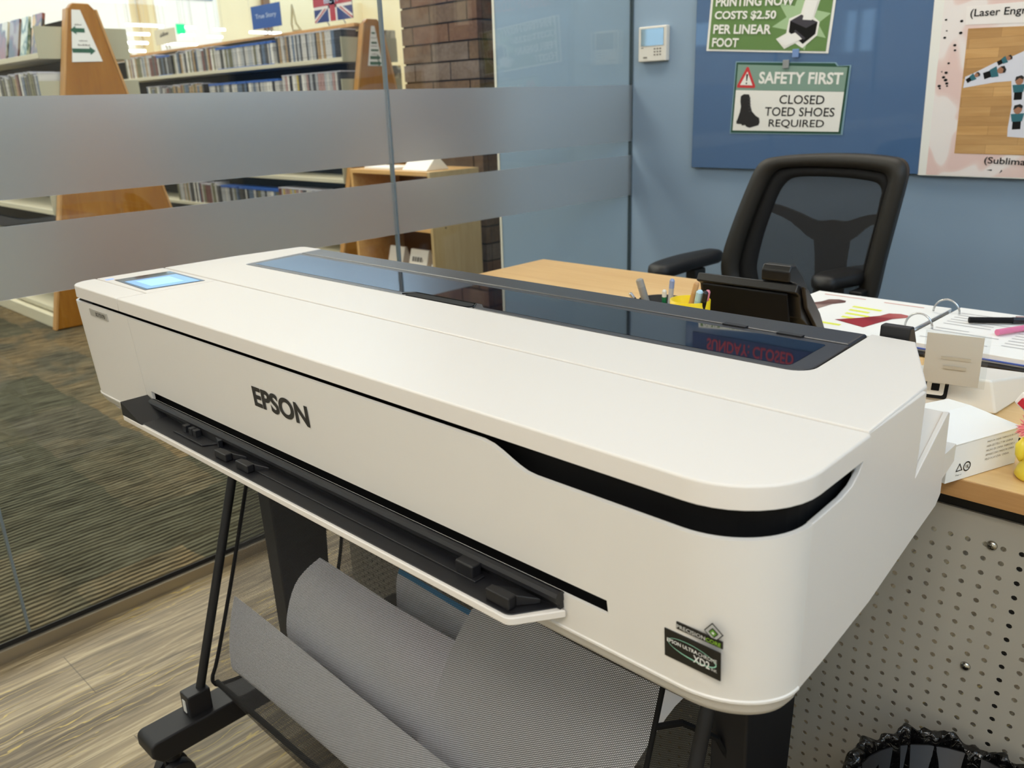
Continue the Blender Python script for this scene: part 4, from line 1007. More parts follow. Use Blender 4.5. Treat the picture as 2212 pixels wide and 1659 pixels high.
pencil('pen', 'pink barrelled pen behind the pale blue highlighter', 'pen', (-0.768, 1.30, 0.846), (-0.785, 1.298, z0), 0.0045, mat('pen_pink', '#dd7f93', 0.35), True, mat('pen_pink_b', '#e48fa2', 0.35))


# open ring binder with printed pages
bd = thing('ring_binder', 'open ring binder with printed pages lying on the desk', 'binder', (-0.45, 1.62, DZ))
a0 = math.radians(-1.5); ux, uy = Vector((math.cos(a0), math.sin(a0), 0)), Vector((-math.sin(a0), math.cos(a0), 0))
bc_ = Vector((-0.497, 1.632, DZ))
def B(u, v, z): return bc_+ux*u+uy*v+Vector((0, 0, z))
def bslab(m, u0, v0, u1, v1, z0, z1, k=0): return m.obox(B((u0+u1)/2, (v0+v1)/2, (z0+z1)/2), ux*((u1-u0)/2), uy*((v1-v0)/2), (0, 0, (z1-z0)/2), k)
obj('cover', bslab(MB(), -0.30, -0.165, 0.30, 0.165, 0.0006, 0.006), mat('binder_black', '#1a1a1c', 0.4), bd, bevel=0.001)
# left stack is thin, right stack thick
obj('page_stack', bslab(MB(), -0.285, -0.145, -0.008, 0.150, 0.0062, 0.016), paper_white, bd, bevel=0.001)
pr_ = obj('page_stack', bslab(MB(), 0.008, -0.150, 0.285, 0.150, 0.0062, 0.020), paper_white, bd, bevel=0.001)
blue_edge = mat('page_blue', '#4a63b8', 0.6)
obj('blue_divider', bslab(MB(), 0.006, -0.153, 0.287, -0.1502, 0.010, 0.012), blue_edge, pr_)
def dress(m, u, v, s, k, z, rot=0.0):
    pts = [(-0.010, 0.06), (0.006, 0.062), (0.016, 0.05), (0.012, 0.02), (0.022, -0.02), (0.034, -0.06), (-0.03, -0.066), (-0.020, -0.02), (-0.016, 0.02), (-0.022, 0.045)]
    c, sn = math.cos(rot), math.sin(rot)
    return m.poly([B(u+(a*c-b*sn)*s, v+(a*sn+b*c)*s, z) for a, b in pts], k)
m = MB(); dress(m, -0.225, 0.030, 1.05, 0, 0.0165, -0.35); dress(m, -0.085, -0.02, 1.1, 1, 0.0165, -0.45)
obj('dress_print', m, [cover_mat('print_brown', '#8a6a62', '#6b4a46', '#a98f86'), cover_mat('print_red', '#a8323a', '#8e2530', '#bb5a58')], bd)
m = MB()
for k in range(4): 
    v = 0.045-0.030*k; m.poly([B(-0.165+0.006*k, v, 0.0163), B(-0.105-0.012*(k % 2), v-0.004, 0.0163), B(-0.105-0.012*(k % 2), v+0.008, 0.0163), B(-0.165+0.006*k, v+0.012, 0.0163)])
m.poly([B(-0.26, -0.11, 0.0163), B(-0.12, -0.11, 0.0163), B(-0.12, -0.098, 0.0163), B(-0.26, -0.098, 0.0163)])
obj('highlight', m, mat('highlight_yellow', '#e8ee5a', 0.6), bd)
m = MB(); rr = random.Random(2)
for k in range(13):
    v = 0.12-0.019*k
    for (a, b) in ((0.025, 0.135), (0.15, 0.265)):
        if rr.random() < 0.85:
            e = a+(b-a)*rr.uniform(0.5, 1.0); m.poly([B(a, v, 0.0204), B(e, v, 0.0204), B(e, v+0.0045, 0.0204), B(a, v+0.0045, 0.0204)])
obj('text_lines', m, mat('text_grey', '#c3c1c0', 0.7), pr_)
m = MB().poly([B(-0.13, 0.118, 0.0163), B(-0.05, 0.118, 0.0163), B(-0.05, 0.123, 0.0163), B(-0.13, 0.123, 0.0163)]).poly([B(-0.26, 0.122, 0.0163), B(-0.17, 0.122, 0.0163), B(-0.17, 0.127, 0.0163), B(-0.26, 0.127, 0.0163)])
obj('heading_lines', m, mat('text_red', '#d79a8e', 0.7), bd)
for v in (0.095, -0.045):
    obj('ring', MB().tube([B(0.024*math.cos(a), v, 0.019+0.026*math.sin(a)) for a in [math.pi*k/14 for k in range(15)]], 0.0019, 8), steel, bd, smooth=True)
obj('ring_rail', MB().tube([B(0.001, 0.10, 0.018), B(0.001, -0.125, 0.018)], 0.0028, 8), steel, bd, smooth=True)
def lying_pen(name, label, p, q, r, m1, m2):
    p, q = Vector(p), Vector(q); t = thing(name, label, 'pen', p)
    d = q-p
    obj('barrel', MB().tube([p, p+d*0.68], r, 10), m1, t); obj('cap', MB().tube([p+d*0.6801, p+d*0.95, q], [r*1.08, r*1.0, r*0.5], 10), m2, t)
    n = d.cross(Vector((0, 0, 1))).normalized()
    obj('clip', MB().obox(p+d*0.84+Vector((0, 0, r*1.25)), d*0.12, n*0.0012, (0, 0, 0.0006)), steel, t)
lying_pen('pen', 'black pen lying on the right page of the open binder', (-0.435, 1.66, DZ+0.0272), (-0.345, 1.72, DZ+0.0268), 0.0058, ink_black, mat('pen_black_b', '#232327', 0.25))
lying_pen('pen', 'pink pen lying on the open binder beside the black pen', (-0.372, 1.60, DZ+0.0268), (-0.318, 1.712, DZ+0.0264), 0.0055, mat('pen_pink_c', '#e07aa0', 0.3), mat('pen_pink_d', '#e88fb0', 0.25))
obj('grey_folder', MB(), paper_white) if False else None

# card reader stand and the taped acrylic tag
cs_m = mat('reader_white', '#ece7dc', 0.35)
cr = thing('card_reader_stand', 'white wedge-shaped card reader stand with a black square mark on its front', 'card reader', (-0.33, 1.27, DZ))
obj('wedge', MB().add([(-0.405, 1.212, DZ+0.001), (-0.275, 1.245, DZ+0.001), (-0.262, 1.385, DZ+0.001), (-0.395, 1.36, DZ+0.001),
                       (-0.402, 1.222, DZ+0.050), (-0.288, 1.250, DZ+0.048), (-0.262, 1.405, DZ+0.022), (-0.395, 1.38, DZ+0.024)],
                      [(3,2,1,0), (4,5,6,7), (0,1,5,4), (1,2,6,5), (2,3,7,6), (3,0,4,7)]), cs_m, cr, bevel=0.004)
fd = Vector((0.130, 0.033, 0)).normalized(); fo = Vector((-0.352, 1.2235, DZ+0.020)); fu = Vector((0, 0.0095, 0.049)).normalized()
def sq(m, s, k, off, r):
    n = fd.cross(fu); pts = rrect(-s, -s, s, s, r, 4)
    return m.poly([fo+fd*a+fu*(b+0.012)+n*off for a, b in pts], k)
m = MB(); sq(m, 0.0165, 0, 0.0016, 0.004); sq(m, 0.0115, 1, 0.0020, 0.003); sq(m, 0.0052, 0, 0.0024, 0.0008)
obj('square_mark', m, [ink_black, cs_m], cr)
acr = bpy.data.materials.new('taped_acrylic'); acr.use_nodes = True; t = NT(acr); t.b.inputs['Base Color'].default_value = (0.62, 0.58, 0.50, 1); t.b.inputs['Roughness'].default_value = 0.35
tr_ = t.n('ShaderNodeBsdfTransparent'); mx = t.n('ShaderNodeMixShader'); mx.inputs[0].default_value = 0.9; t.l(tr_.outputs[0], mx.inputs[1]); t.l(t.b.outputs[0], mx.inputs[2]); t.l(mx.outputs[0], t.out.inputs['Surface'])
ta = thing('acrylic_tag', 'square translucent tag standing against the card reader stand', 'tag', (-0.33, 1.20, DZ+0.03))
Rr = Matrix.Rotation(math.radians(10), 3, 'Z')
td = (Rr @ Vector((1, 0, 0))); tu = Vector((0.02, -0.10, 1)).normalized()
obj('backing', MB().obox(Vector((-0.327, 1.198, DZ+0.083)), td*0.0345, td.cross(tu)*0.0006, tu*0.036), acr, ta)
obj('clear_sleeve', MB().obox(Vector((-0.325, 1.2015, DZ+0.083)), td*0.0395, td.cross(tu)*0.0004, tu*0.0385), clear_glass('clear_acrylic', (0.96, 0.97, 0.97), 0.05), ta)
m = MB()
for k, wd in enumerate((0.03, 0.036, 0.028)):
    p = Vector((-0.327, 1.1965, DZ+0.098-0.013*k)); m.obox(p+td*0.004, td*wd*0.5, td.cross(tu)*0.0002, tu*0.0022)
obj('faint_print', m, mat('faint_print', '#bdb4a2', 0.6), ta)

# cable across the desk
cab = [(-0.56, 1.33, DZ+0.004), (-0.52, 1.27, DZ+0.004), (-0.46, 1.22, DZ+0.005), (-0.405, 1.195, DZ+0.008), (-0.36, 1.192, DZ+0.012), (-0.32, 1.190, DZ+0.012), (-0.28, 1.185, DZ+0.008), (-0.245, 1.165, DZ+0.005), (-0.20, 1.145, DZ+0.005), (-0.12, 1.15, DZ+0.005)]
o = obj('power_cable', MB().tube([cat(cab, k/50) if False else Vector(tuple((1-f_)*Vector(cab[i])+f_*Vector(cab[i+1]))) for k in range(51) for i, f_ in [(min(int(k/50*9), 8), k/50*9-min(int(k/50*9), 8))]], 0.0032, 8), ink_black, smooth=True)
tag(o, 'black cable curving across the desk in front of the card reader stand', 'cable')

# white carton with fine print
cx0 = Vector((-0.256, 0.974, DZ+0.0006)); e1 = Vector((0.043, 0.112, 0)).normalized(); e2 = Vector((-e1.y, e1.x, 0))
ct = thing('carton', 'small white cardboard carton with fine print at the corner of the desk', 'box', cx0+e1*0.06+e2*0.05)
Lc, Wc, Hc = 0.122, 0.10, 0.046
def K(a, b, z): return cx0+e1*a+e2*b+Vector((0, 0, z))
obj('body', MB().add([K(0,0,0), K(Lc,0,0), K(Lc,Wc,0), K(0,Wc,0), K(0,0,Hc), K(Lc,0,Hc), K(Lc,Wc,Hc), K(0,Wc,Hc)], [(3,2,1,0), (4,5,6,7), (0,1,5,4), (1,2,6,5), (2,3,7,6), (3,0,4,7)]), paper_white, ct, bevel=0.0008)
obj('lid_flap', MB().add([K(-0.001,-0.001,Hc+0.0006), K(Lc+0.001,-0.001,Hc+0.0006), K(Lc,Wc,Hc+0.006), K(0,Wc,Hc+0.010), K(-0.001,-0.001,Hc+0.0016), K(Lc+0.001,-0.001,Hc+0.0016), K(Lc-0.012,Wc*0.6,Hc+0.012), K(0.012,Wc*0.6,Hc+0.013)], [(3,2,1,0), (4,5,6,7), (0,1,5,4), (1,2,6,5), (2,3,7,6), (3,0,4,7)]), paper_white, ct)
nf = e1.cross(Vector((0, 0, 1)))
m = MB()
for k, s_ in enumerate(('MADE IN CHINA  FABRIQUE EN CHINE', 'HERGESTELLT IN CHINA', 'HECHO EN CHINA  FABRICADO', 'APPARECCHIO MADE IN CHINA', 'FELDOLGOZVA  CHINA')):
    text_mb(s_, K(0.064, 0, 0.0385-0.0056*k)+nf*0.0004, e1, (0, 0, 1), (0.056, 0.046, 0.05, 0.05, 0.042)[k], 0.0026, m, thick=0.0004, reso=1)
obj('fine_print', m, grey_txt, ct)
m = MB(); c1 = K(0.034, 0, 0.0155); c2 = K(0.021, 0, 0.0155)
R1, R2 = 0.0062, 0.0048
m.add([c1+(e1*math.cos(a)+Vector((0,0,1))*math.sin(a))*q+nf*0.0005 for a in [2*math.pi*k/24 for k in range(24)] for q in (R1, R2)], [(2*k, 2*((k+1) % 24), 2*((k+1) % 24)+1, 2*k+1) for k in range(24)])
text_mb('UL', c1-e1*0.0030-Vector((0,0,0.0022))+nf*0.0005, e1, (0, 0, 1), 0.006, 0.0045, m, thick=0.0004, bold=0.02, reso=1)
tri = [math.radians(90+120*k) for k in range(3)]
m.add([c2+(e1*math.cos(a)+Vector((0,0,1))*math.sin(a))*q+nf*0.0005 for a in tri for q in (0.0068, 0.0046)], [(2*k, 2*((k+1) % 3), 2*((k+1) % 3)+1, 2*k+1) for k in range(3)])
text_mb('Paper', c2-e1*0.005-Vector((0,0,0.0092))+nf*0.0005, e1, (0, 0, 1), 0.010, 0.0022, m, thick=0.0004, reso=1)
obj('symbols', m, ink_black, ct)

# yellow rubber toy with pink feathers
ty = thing('rubber_toy', 'yellow rubber bird toy with pink feathers at the right edge of the desk', 'toy', (-0.182, 1.055, DZ))
yel = mat('rubber_yellow', '#f1dc4a', 0.35)
o = obj('body', MB().lathe([(0.020, 0.0), (0.023, 0.004), (0.021, 0.012), (0.017, 0.022), (0.0185, 0.035), (0.017, 0.05), (0.012, 0.062), (0.0115, 0.072), (0.0155, 0.083), (0.0165, 0.094), (0.013, 0.105), (0.005, 0.110)], (-0.182, 1.055, DZ+0.0005), 24), yel, ty, smooth=True)
obj('wing', MB().lathe([(0.001, -0.016), (0.006, -0.008), (0.007, 0.004), (0.001, 0.014)], (-0.200, 1.048, DZ+0.036), 12), yel, ty, smooth=True)
obj('beak', MB().obox((-0.2005, 1.045, DZ+0.092), (0.010, -0.004, -0.006), (0.002, 0.004, 0.0), (0.004, 0, 0.0075)), mat('toy_white', '#f0ebe4', 0.4), ty, bevel=0.003)
obj('red_patch', MB().obox((-0.2015, 1.042, DZ+0.092), (0.005, -0.002, -0.003), (0.002, 0.004, 0.0), (0.002, 0, 0.0035)), mat('toy_red', '#c22a35', 0.4), ty)
m = MB(); fr = random.Random(9)
for k in range(42):
    a = fr.uniform(2.2, 4.4); e = fr.uniform(-0.6, 0.7); d = Vector((math.cos(a)*math.cos(e), math.sin(a)*math.cos(e), math.sin(e)))
    b0 = Vector((-0.194, 1.05, DZ+0.062)); m.tube([b0, b0+d*0.008, b0+d*fr.uniform(0.012, 0.019)], [0.0016, 0.0016, 0.0002], 5)
obj('feather_tuft', m, mat('feather_pink', '#f08f92', 0.6), ty, label='pink feather tuft')
obj('eye', MB().lathe([(0.0028, 0), (0.002, 0.0015), (0.0005, 0.002)], (-0.186, 1.040, DZ+0.0985), 10, axis='y'), ink_black, ty)

# ------------------------------------------------------------------ on the blue wall
board_m = mat('blue_glass_board', '#4d6b92', 0.03, spec=0.6)
BY = WY-0.02
bo = obj('glass_board', MB().box((-1.713, BY, 0.926), (0.9, WY-0.001, 2.15)), board_m, bevel=0.0015)
tag(bo, 'large glossy blue glass board on the lighter blue wall', 'board')
# thermostat
th = thing('thermostat', 'square white thermostat with a reflective screen on the blue wall', 'thermostat', (-1.891, WY, 1.358))
obj('housing', MB().box((-1.953, WY-0.024, 1.298), (-1.831, WY-0.0005, 1.418)), mat('thermostat_white', '#dedbd2', 0.4), th, bevel=0.004)
obj('screen', MB().box((-1.941, WY-0.0255, 1.352), (-1.843, WY-0.0241, 1.410)), mat('thermostat_screen', '#7f8a8c', 0.03, metal=0.55, spec=0.9), th)
m = MB()
for i in range(3):
    for j in range(3): m.box((-1.884+0.012*i, WY-0.0246, 1.318+0.010*j), (-1.877+0.012*i, WY-0.0241, 1.323+0.010*j))
m.box((-1.93, WY-0.0246, 1.310), (-1.914, WY-0.0241, 1.315)).box((-1.94, WY-0.0246, 1.344), (-1.93, WY-0.0241, 1.347))
obj('button', m, grey_txt, th)

def quad(TL, TR, BL, BR, y):
    def f(u, v, o=0.0):
        a = [TL[k]*(1-u)+TR[k]*u for k in (0, 1)]; b = [BL[k]*(1-u)+BR[k]*u for k in (0, 1)]
        return Vector((b[0]*(1-v)+a[0]*v, y-o, b[1]*(1-v)+a[1]*v))
    return f
def qpoly(m, f, pts, o, k=0): return m.poly([f(u, v, o) for u, v in pts], k)
def qtext(m, f, s, u, v, w_, h_, o, k=0, bold=0.0, shear=0.0): return text_mb(s, (0, 0, 0), (1, 0, 0), (0, 0, 1), w_, h_, m, k, bold, shear=shear, fn=lambda a, b: f(u+a, v+b, o))
# green price sign
F = quad((-1.655, 1.495), (-1.216, 1.461), (-1.667, 1.3205), (-1.2285, 1.2865), BY-0.0018)
gs = thing('price_sign', 'green sign reading PRINTING NOW COSTS $2.50 PER LINEAR FOOT on the glass board', 'sign', (-1.44, BY, 1.39))
green_m = mat('sign_olive_green', '#64864a', 0.4); star_m = mat('sign_pale_green', '#a5c294', 0.45); sg_white = mat('sign_white', '#eeede6', 0.5)
m = MB(); qpoly(m, F, [(0, 0), (1, 0), (1, 1), (0, 1)], 0.0)
obj('sheet', m, sg_white, gs, solid=0.0008)
m = MB(); qpoly(m, F, [(0.02, 0.035), (0.98, 0.035), (0.98, 0.97), (0.02, 0.97)], 0.001)
obj('green_field', m, green_m, gs)
m = MB()
st_pts = []
for k in range(16):
    a = math.radians(12+22.5*k); rr_ = (0.235, 0.125)[k % 2]
    st_pts.append((min(0.98, 0.77+rr_*math.cos(a)), min(0.97, max(0.035, 0.55+rr_*2.5*math.sin(a)*0.92))))
qpoly(m, F, st_pts, 0.0013)
obj('star', m, star_m, gs)
m = MB()
for s_, v, w_ in (('PRINTING NOW', 0.80, 0.645), ('COSTS $2.50', 0.555, 0.515), ('PER LINEAR', 0.315, 0.49), ('FOOT', 0.075, 0.23)):
    qtext(m, F, s_, 0.05, v, w_, 0.165, 0.0034, bold=0.03)
obj('lettering', m, sg_white, gs)
# little picture of a printer: white outline, black body, white sheets
m = MB()
o1 = [(0.66, 0.33), (0.585, 0.23), (0.66, 0.06), (0.74, 0.16), (0.80, 0.08), (0.90, 0.30), (0.905, 0.52), (0.86, 0.60), (0.89, 0.93), (0.78, 0.98), (0.755, 0.66), (0.67, 0.58)]
qpoly(m, F, o1, 0.0020, 0)
qpoly(m, F, [(0.68, 0.35), (0.68, 0.54), (0.76, 0.645), (0.89, 0.52), (0.885, 0.32), (0.80, 0.15)], 0.0023, 1)
qpoly(m, F, [(0.68, 0.54), (0.76, 0.645), (0.89, 0.52), (0.81, 0.42)], 0.0026, 2)
qpoly(m, F, [(0.775, 0.56), (0.79, 0.93), (0.875, 0.89), (0.845, 0.55)], 0.0029, 3)
qpoly(m, F, [(0.605, 0.235), (0.66, 0.10), (0.79, 0.235), (0.735, 0.345)], 0.0029, 3)
qpoly(m, F, [(0.72, 0.36), (0.805, 0.22), (0.815, 0.25), (0.73, 0.39)], 0.0031, 2)
obj('printer_picture', m, [sg_white, ink_black, mat('print_dark_grey', '#3a3740', 0.5), paper_white], gs)
# hours sign above (seen mirrored in the printer cover)
hrs = thing('hours_sign', 'dark sign with red opening hours above the green price sign, mirrored in the printer cover', 'sign', (-1.43, BY, 1.62))
obj('sheet', MB().box((-1.68, BY-0.002, 1.515), (-1.17, BY-0.0006, 1.78)), mat('hours_navy', '#2c4270', 0.4), hrs)
obj('lettering', text_mb('SUNDAY: CLOSED', (-1.615, BY-0.003, 1.53), (1, 0, 0), (0, 0, 1), 0.35, 0.045, bold=0.015), mat('hours_red', '#b8444e', 0.5), hrs)
o = obj('notice_sheet', MB().box((-1.16, BY-0.0022, 1.50), (-1.07, BY-0.0006, 1.62)), paper_white)
tag(o, 'plain white notice to the right of the hours sign', 'notice')

# safety sign
F = quad((-1.551, 1.280), (-1.151, 1.256), (-1.561, 1.045), (-1.160, 1.040), BY-0.0018)
ss = thing('safety_sign', 'white and grey-green SAFETY FIRST sign about closed toed shoes on the glass board', 'sign', (-1.356, BY, 1.16))
lam = mat('laminate_edge', '#7f9fae', 0.15); dgreen = mat('sign_dark_green', '#1d4a38', 0.5); head_m = mat('sign_grey_green', '#7f9b8d', 0.45)
m = MB(); qpoly(m, F, [(0, 0), (1, 0), (1, 0.965), (0.90, 0.955), (0.875, 1.0), (0, 1)], 0.0)
obj('laminate', m, lam, ss, solid=0.0006)
m = MB(); qpoly(m, F, [(0.010, 0.015), (0.984, 0.015), (0.988, 0.955), (0.89, 0.947), (0.868, 0.987), (0.010, 0.987)], 0.0009)
obj('green_border', m, dgreen, ss)
m = MB(); qpoly(m, F, [(0.026, 0.045), (0.966, 0.045), (0.970, 0.60), (0.026, 0.61)], 0.0013)
obj('white_field', m, sg_white, ss)
m = MB(); qpoly(m, F, [(0.026, 0.612), (0.970, 0.602), (0.974, 0.935), (0.026, 0.96)], 0.0013)
obj('header_field', m, head_m, ss)
m = MB(); qtext(m, F, 'SAFETY FIRST', 0.232, 0.70, 0.715, 0.165, 0.0019, bold=0.03)
obj('lettering', m, sg_white, ss, label='white SAFETY FIRST lettering')
m = MB()
for s_, u, v, w_ in (('CLOSED', 0.435, 0.425, 0.385), ('TOED SHOES', 0.315, 0.255, 0.60), ('REQUIRED', 0.36, 0.085, 0.48)): qtext(m, F, s_, u, v, w_, 0.125, 0.0019, bold=0.008)
obj('lettering', m, ink_black, ss, label='black CLOSED TOED SHOES REQUIRED lettering')
m = MB(); qpoly(m, F, [(0.036, 0.645), (0.198, 0.640), (0.205, 0.665), (0.128, 0.925), (0.112, 0.928), (0.033, 0.668)], 0.0017, 0)
qpoly(m, F, [(0.062, 0.68), (0.178, 0.677), (0.121, 0.865)], 0.0021, 1)
qpoly(m, F, [(0.112, 0.83), (0.131, 0.83), (0.125, 0.735), (0.117, 0.735)], 0.0024, 2); qpoly(m, F, [(0.115, 0.715), (0.127, 0.715), (0.127, 0.692), (0.115, 0.692)], 0.0024, 2)
obj('warning_triangle', m, [mat('warning_red', '#c9353a', 0.5), sg_white, ink_black], ss)
m = MB(); qpoly(m, F, [(0.078, 0.525), (0.105, 0.555), (0.155, 0.552), (0.168, 0.50), (0.176, 0.40), (0.196, 0.315), (0.235, 0.255), (0.268, 0.225), (0.276, 0.165), (0.268, 0.125), (0.235, 0.108), (0.185, 0.085), (0.155, 0.10), (0.142, 0.125), (0.112, 0.115), (0.108, 0.135), (0.060, 0.14), (0.056, 0.17), (0.066, 0.21), (0.082, 0.30), (0.088, 0.38), (0.078, 0.45)], 0.0018, 0)
for k in range(5): qpoly(m, F, [(0.15+0.004*k, 0.50-0.045*k), (0.172+0.004*k, 0.508-0.045*k), (0.172+0.004*k, 0.498-0.045*k), (0.15+0.004*k, 0.49-0.045*k)], 0.0022, 1)
obj('boot_picture', m, [mat('boot_black', '#1d1b1c', 0.5), mat('boot_lace', '#4a484a', 0.5)], ss)
mg = mat('magnet_grey', '#8f9292', 0.35)
for (x, z, l_) in ((-1.366, 1.262, 'small grey square magnet holding the safety sign'), (-1.335, 1.293, 'pale square magnet under the green price sign')):
    o = obj('magnet', MB().box((x-0.011, BY-0.009, z-0.013), (x+0.011, BY-0.0045, z+0.013)), mg if z < 1.28 else mat('magnet_blue', '#7793c4', 0.3), bevel=0.0015)
    tag(o, l_, 'magnet')

# pink poster on the right
po = thing('craft_poster', 'pink and white poster with a wood photo and a white sweater, right of the chair', 'poster', (-0.58, BY, 1.3))
PYb = BY-0.003
pinkm = mat('poster_pink', '#ead5cf', 0.45); t = NT(pinkm); n = t.noise(t.coords(), 7, 1, 0.4, 0.8)
t.l(t.ramp(n, [(0.42, '#e6c9c2'), (0.47, '#ead3cc'), (0.50, '#efe6e2'), (0.62, '#efe8e4')]), t.b.inputs['Base Color'])
obj('sheet', MB().prism([(0.924, -0.916), (0.920, -0.24), (1.85, -0.26), (1.85, -0.937)], PYb, BY-0.0006, 'y'), sg_white, po)
obj('pink_field', MB().prism([(0.926, -0.893), (0.924, -0.25), (1.84, -0.265), (1.84, -0.905)], PYb-0.0004, PYb, 'y'), pinkm, po)
pw = wood('poster_wood_photo', '#b98d56', '#c99d66', '#d6ae78', 0.45, 'x', 1.0)
t = NT(pw); bkx = t.n('ShaderNodeTexBrick'); bkx.inputs['Scale'].default_value = 1.0; bkx.inputs['Brick Width'].default_value = 0.16; bkx.inputs['Row Height'].default_value = 0.026; bkx.inputs['Mortar Size'].default_value = 0.0004
bkx.inputs['Color1'].default_value = (0.78, 0.74, 0.70, 1); bkx.inputs['Color2'].default_value = (1.12, 1.10, 1.05, 1); bkx.inputs['Mortar'].default_value = (0.6, 0.55, 0.5, 1)
t.l(t.coords(rot=(math.pi/2, 0, 0)), bkx.inputs['Vector']); src_ = t.b.inputs['Base Color'].links[0].from_socket
t.l(t.mix(1.0, src_, bkx.outputs['Color'], 'MULTIPLY'), t.b.inputs['Base Color'])
ph_ = obj('wood_photo', MB().prism([(0.989, -0.821), (0.980, -0.26), (1.31, -0.27), (1.328, -0.827)], PYb-0.0010, PYb-0.0005, 'y'), pw, po)
sw = mat('sweater_white', '#dfe0ea', 0.6)
m = MB().poly([(x, PYb-0.0014, z) for x, z in [(-0.820, 1.170), (-0.818, 1.200), (-0.79, 1.212), (-0.746, 1.234), (-0.70, 1.250), (-0.66, 1.268), (-0.56, 1.285), (-0.40, 1.282), (-0.30, 1.26), (-0.27, 1.20), (-0.28, 1.06), (-0.33, 1.03), (-0.50, 1.030), (-0.645, 1.033), (-0.688, 1.036), (-0.690, 1.06), (-0.688, 1.12), (-0.698, 1.184), (-0.74, 1.182), (-0.78, 1.176)]])
obj('sweater', m, sw, ph_)
def fig(x, z, s=1.0, r=0.0):
    m = MB(); c, sn = math.cos(r), math.sin(r)
    def q(pts, k, o): m.poly([(x+(a*c-b*sn)*s, PYb-o, z+(a*sn+b*c)*s) for a, b in pts], k)
    q([(-0.010, -0.026), (0.010, -0.026), (0.010, -0.004), (-0.010, -0.004)], 0, 0.0016)
    q([(-0.012, -0.006), (0.012, -0.006), (0.016, 0.014), (-0.016, 0.014)], 1, 0.0018)
    q([(0.010*math.cos(a), 0.024+0.011*math.sin(a)) for a in [2*math.pi*k/12 for k in range(12)]], 2, 0.0020)
    q([(-0.011, 0.024), (-0.009, 0.035), (0.004, 0.038), (0.011, 0.033), (0.010, 0.026), (0.0, 0.031)], 3, 0.0022)
    obj('figure_print', m, fig_ms, ph_)
fig_ms = [ink_black, mat('print_teal', '#2f6a75', 0.6), mat('print_skin', '#a9785c', 0.6), mat('print_hair', '#1b1614', 0.6)]
for a in ((-0.748, 1.207, 0.9, -1.25), (-0.80, 1.196, 0.6, -1.0), (-0.725, 1.238, 0.6, -1.1), (-0.677, 1.160, 1.0, 0.05), (-0.670, 1.083, 1.05, 0.05), (-0.60, 1.19, 1.0, 0.0), (-0.59, 1.10, 1.0, 0.0)): fig(*a)
m = MB().prism([(1.338, -0.835), (1.325, -0.50), (1.383, -0.50), (1.386, -0.838)], PYb-0.0010, PYb-0.0005, 'y')
obj('caption_label', m, mat('caption_cream', '#f3ede8', 0.5), po)
m = MB(); text_mb('(Laser Engraved)', (-0.826, PYb-0.0012, 1.352), (1, 0, -0.03), (0, 0, 1), 0.205, 0.026, m, bold=0.012)
text_mb('(Sublimation)', (-0.738, PYb-0.0012, 0.957), (1, 0, -0.035), (0, 0, 1), 0.165, 0.024, m, bold=0.012)
obj('caption_lettering', m, ink_black, po)
m = MB(); dr = random.Random(21)
for k in range(16):
    x, z = dr.uniform(-0.895, -0.845), dr.uniform(1.17, 1.37); r_ = dr.uniform(0.0015, 0.0042)
    m.poly([(x+r_*math.cos(a)*1.3, PYb-0.0009, z+r_*math.sin(a)) for a in [2*math.pi*i/8 for i in range(8)]])
m.poly([(-0.73, PYb-0.0009, 0.944), (-0.715, PYb-0.0009, 0.942), (-0.715, PYb-0.0009, 0.946)]).poly([(-0.695, PYb-0.0009, 0.935), (-0.688, PYb-0.0009, 0.942), (-0.69, PYb-0.0009, 0.946)])
obj('splatter_print', m, ink_black, po)

# ------------------------------------------------------------------ mesh-backed office chair behind the desk
ch = thing('office_chair', 'black mesh-backed office chair with armrests behind the desk', 'chair', (-1.03, 2.15, 0))
ch_m = mat('chair_black', '#1b1b1b', 0.45); ch_frame = mat('chair_frame', '#262420', 0.5)
outer = [(-1.258, 0.58), (-1.287, 0.66), (-1.288, 0.72), (-1.266, 0.81), (-1.236, 0.905), (-1.213, 0.965), (-1.190, 0.993), (-1.150, 1.004), (-1.05, 1.012), (-0.93, 1.014), (-0.84, 1.009), (-0.805, 1.000), (-0.790, 0.975), (-0.793, 0.93), (-0.806, 0.84), (-0.820, 0.74), (-0.830, 0.65), (-0.845, 0.58)]
inner = [(-1.205, 0.59), (-1.238, 0.66), (-1.238, 0.72), (-1.217, 0.81), (-1.190, 0.895), (-1.170, 0.945), (-1.150, 0.966), (-1.125, 0.974), (-1.05, 0.979), (-0.93, 0.978), (-0.86, 0.972), (-0.840, 0.964), (-0.832, 0.945), (-0.836, 0.92), (-0.848, 0.84), (-0.862, 0.74), (-0.872, 0.65), (-0.885, 0.59)]
def CB(x, z, d=0.0):      # back surface: wraps forward at the sides, leans back upwards
    return (x, 2.295+0.05*(z-0.75)-0.45*(x+1.04)**2+d, z)
def ring_part(m, A, Bq, d0, d1, sub=4):
    n = len(A); P = lambda L, t: (cat(L, t)[0], cat(L, t)[1])
    N = (n-1)*sub; vs = []
    for k in range(N+1):
        t_ = k/N; a, b = P(A, t_), P(Bq, t_)
        vs += [CB(*a, d0), CB((a[0]+b[0])/2, (a[1]+b[1])/2, d0-0.008), CB(*b, d0), CB(*b, d1), CB(*a, d1)]
    fs = [(5*k+i, 5*k+(i+1) % 5, 5*k+5+(i+1) % 5, 5*k+5+i) for k in range(N) for i in range(5)]
    fs += [(0, 1, 2, 3, 4), tuple(5*N+i for i in (4, 3, 2, 1, 0))]
    return m.add(vs, fs)
obj('back_frame', ring_part(MB(), outer, inner, -0.012, 0.022), ch_frame, ch, smooth=True)
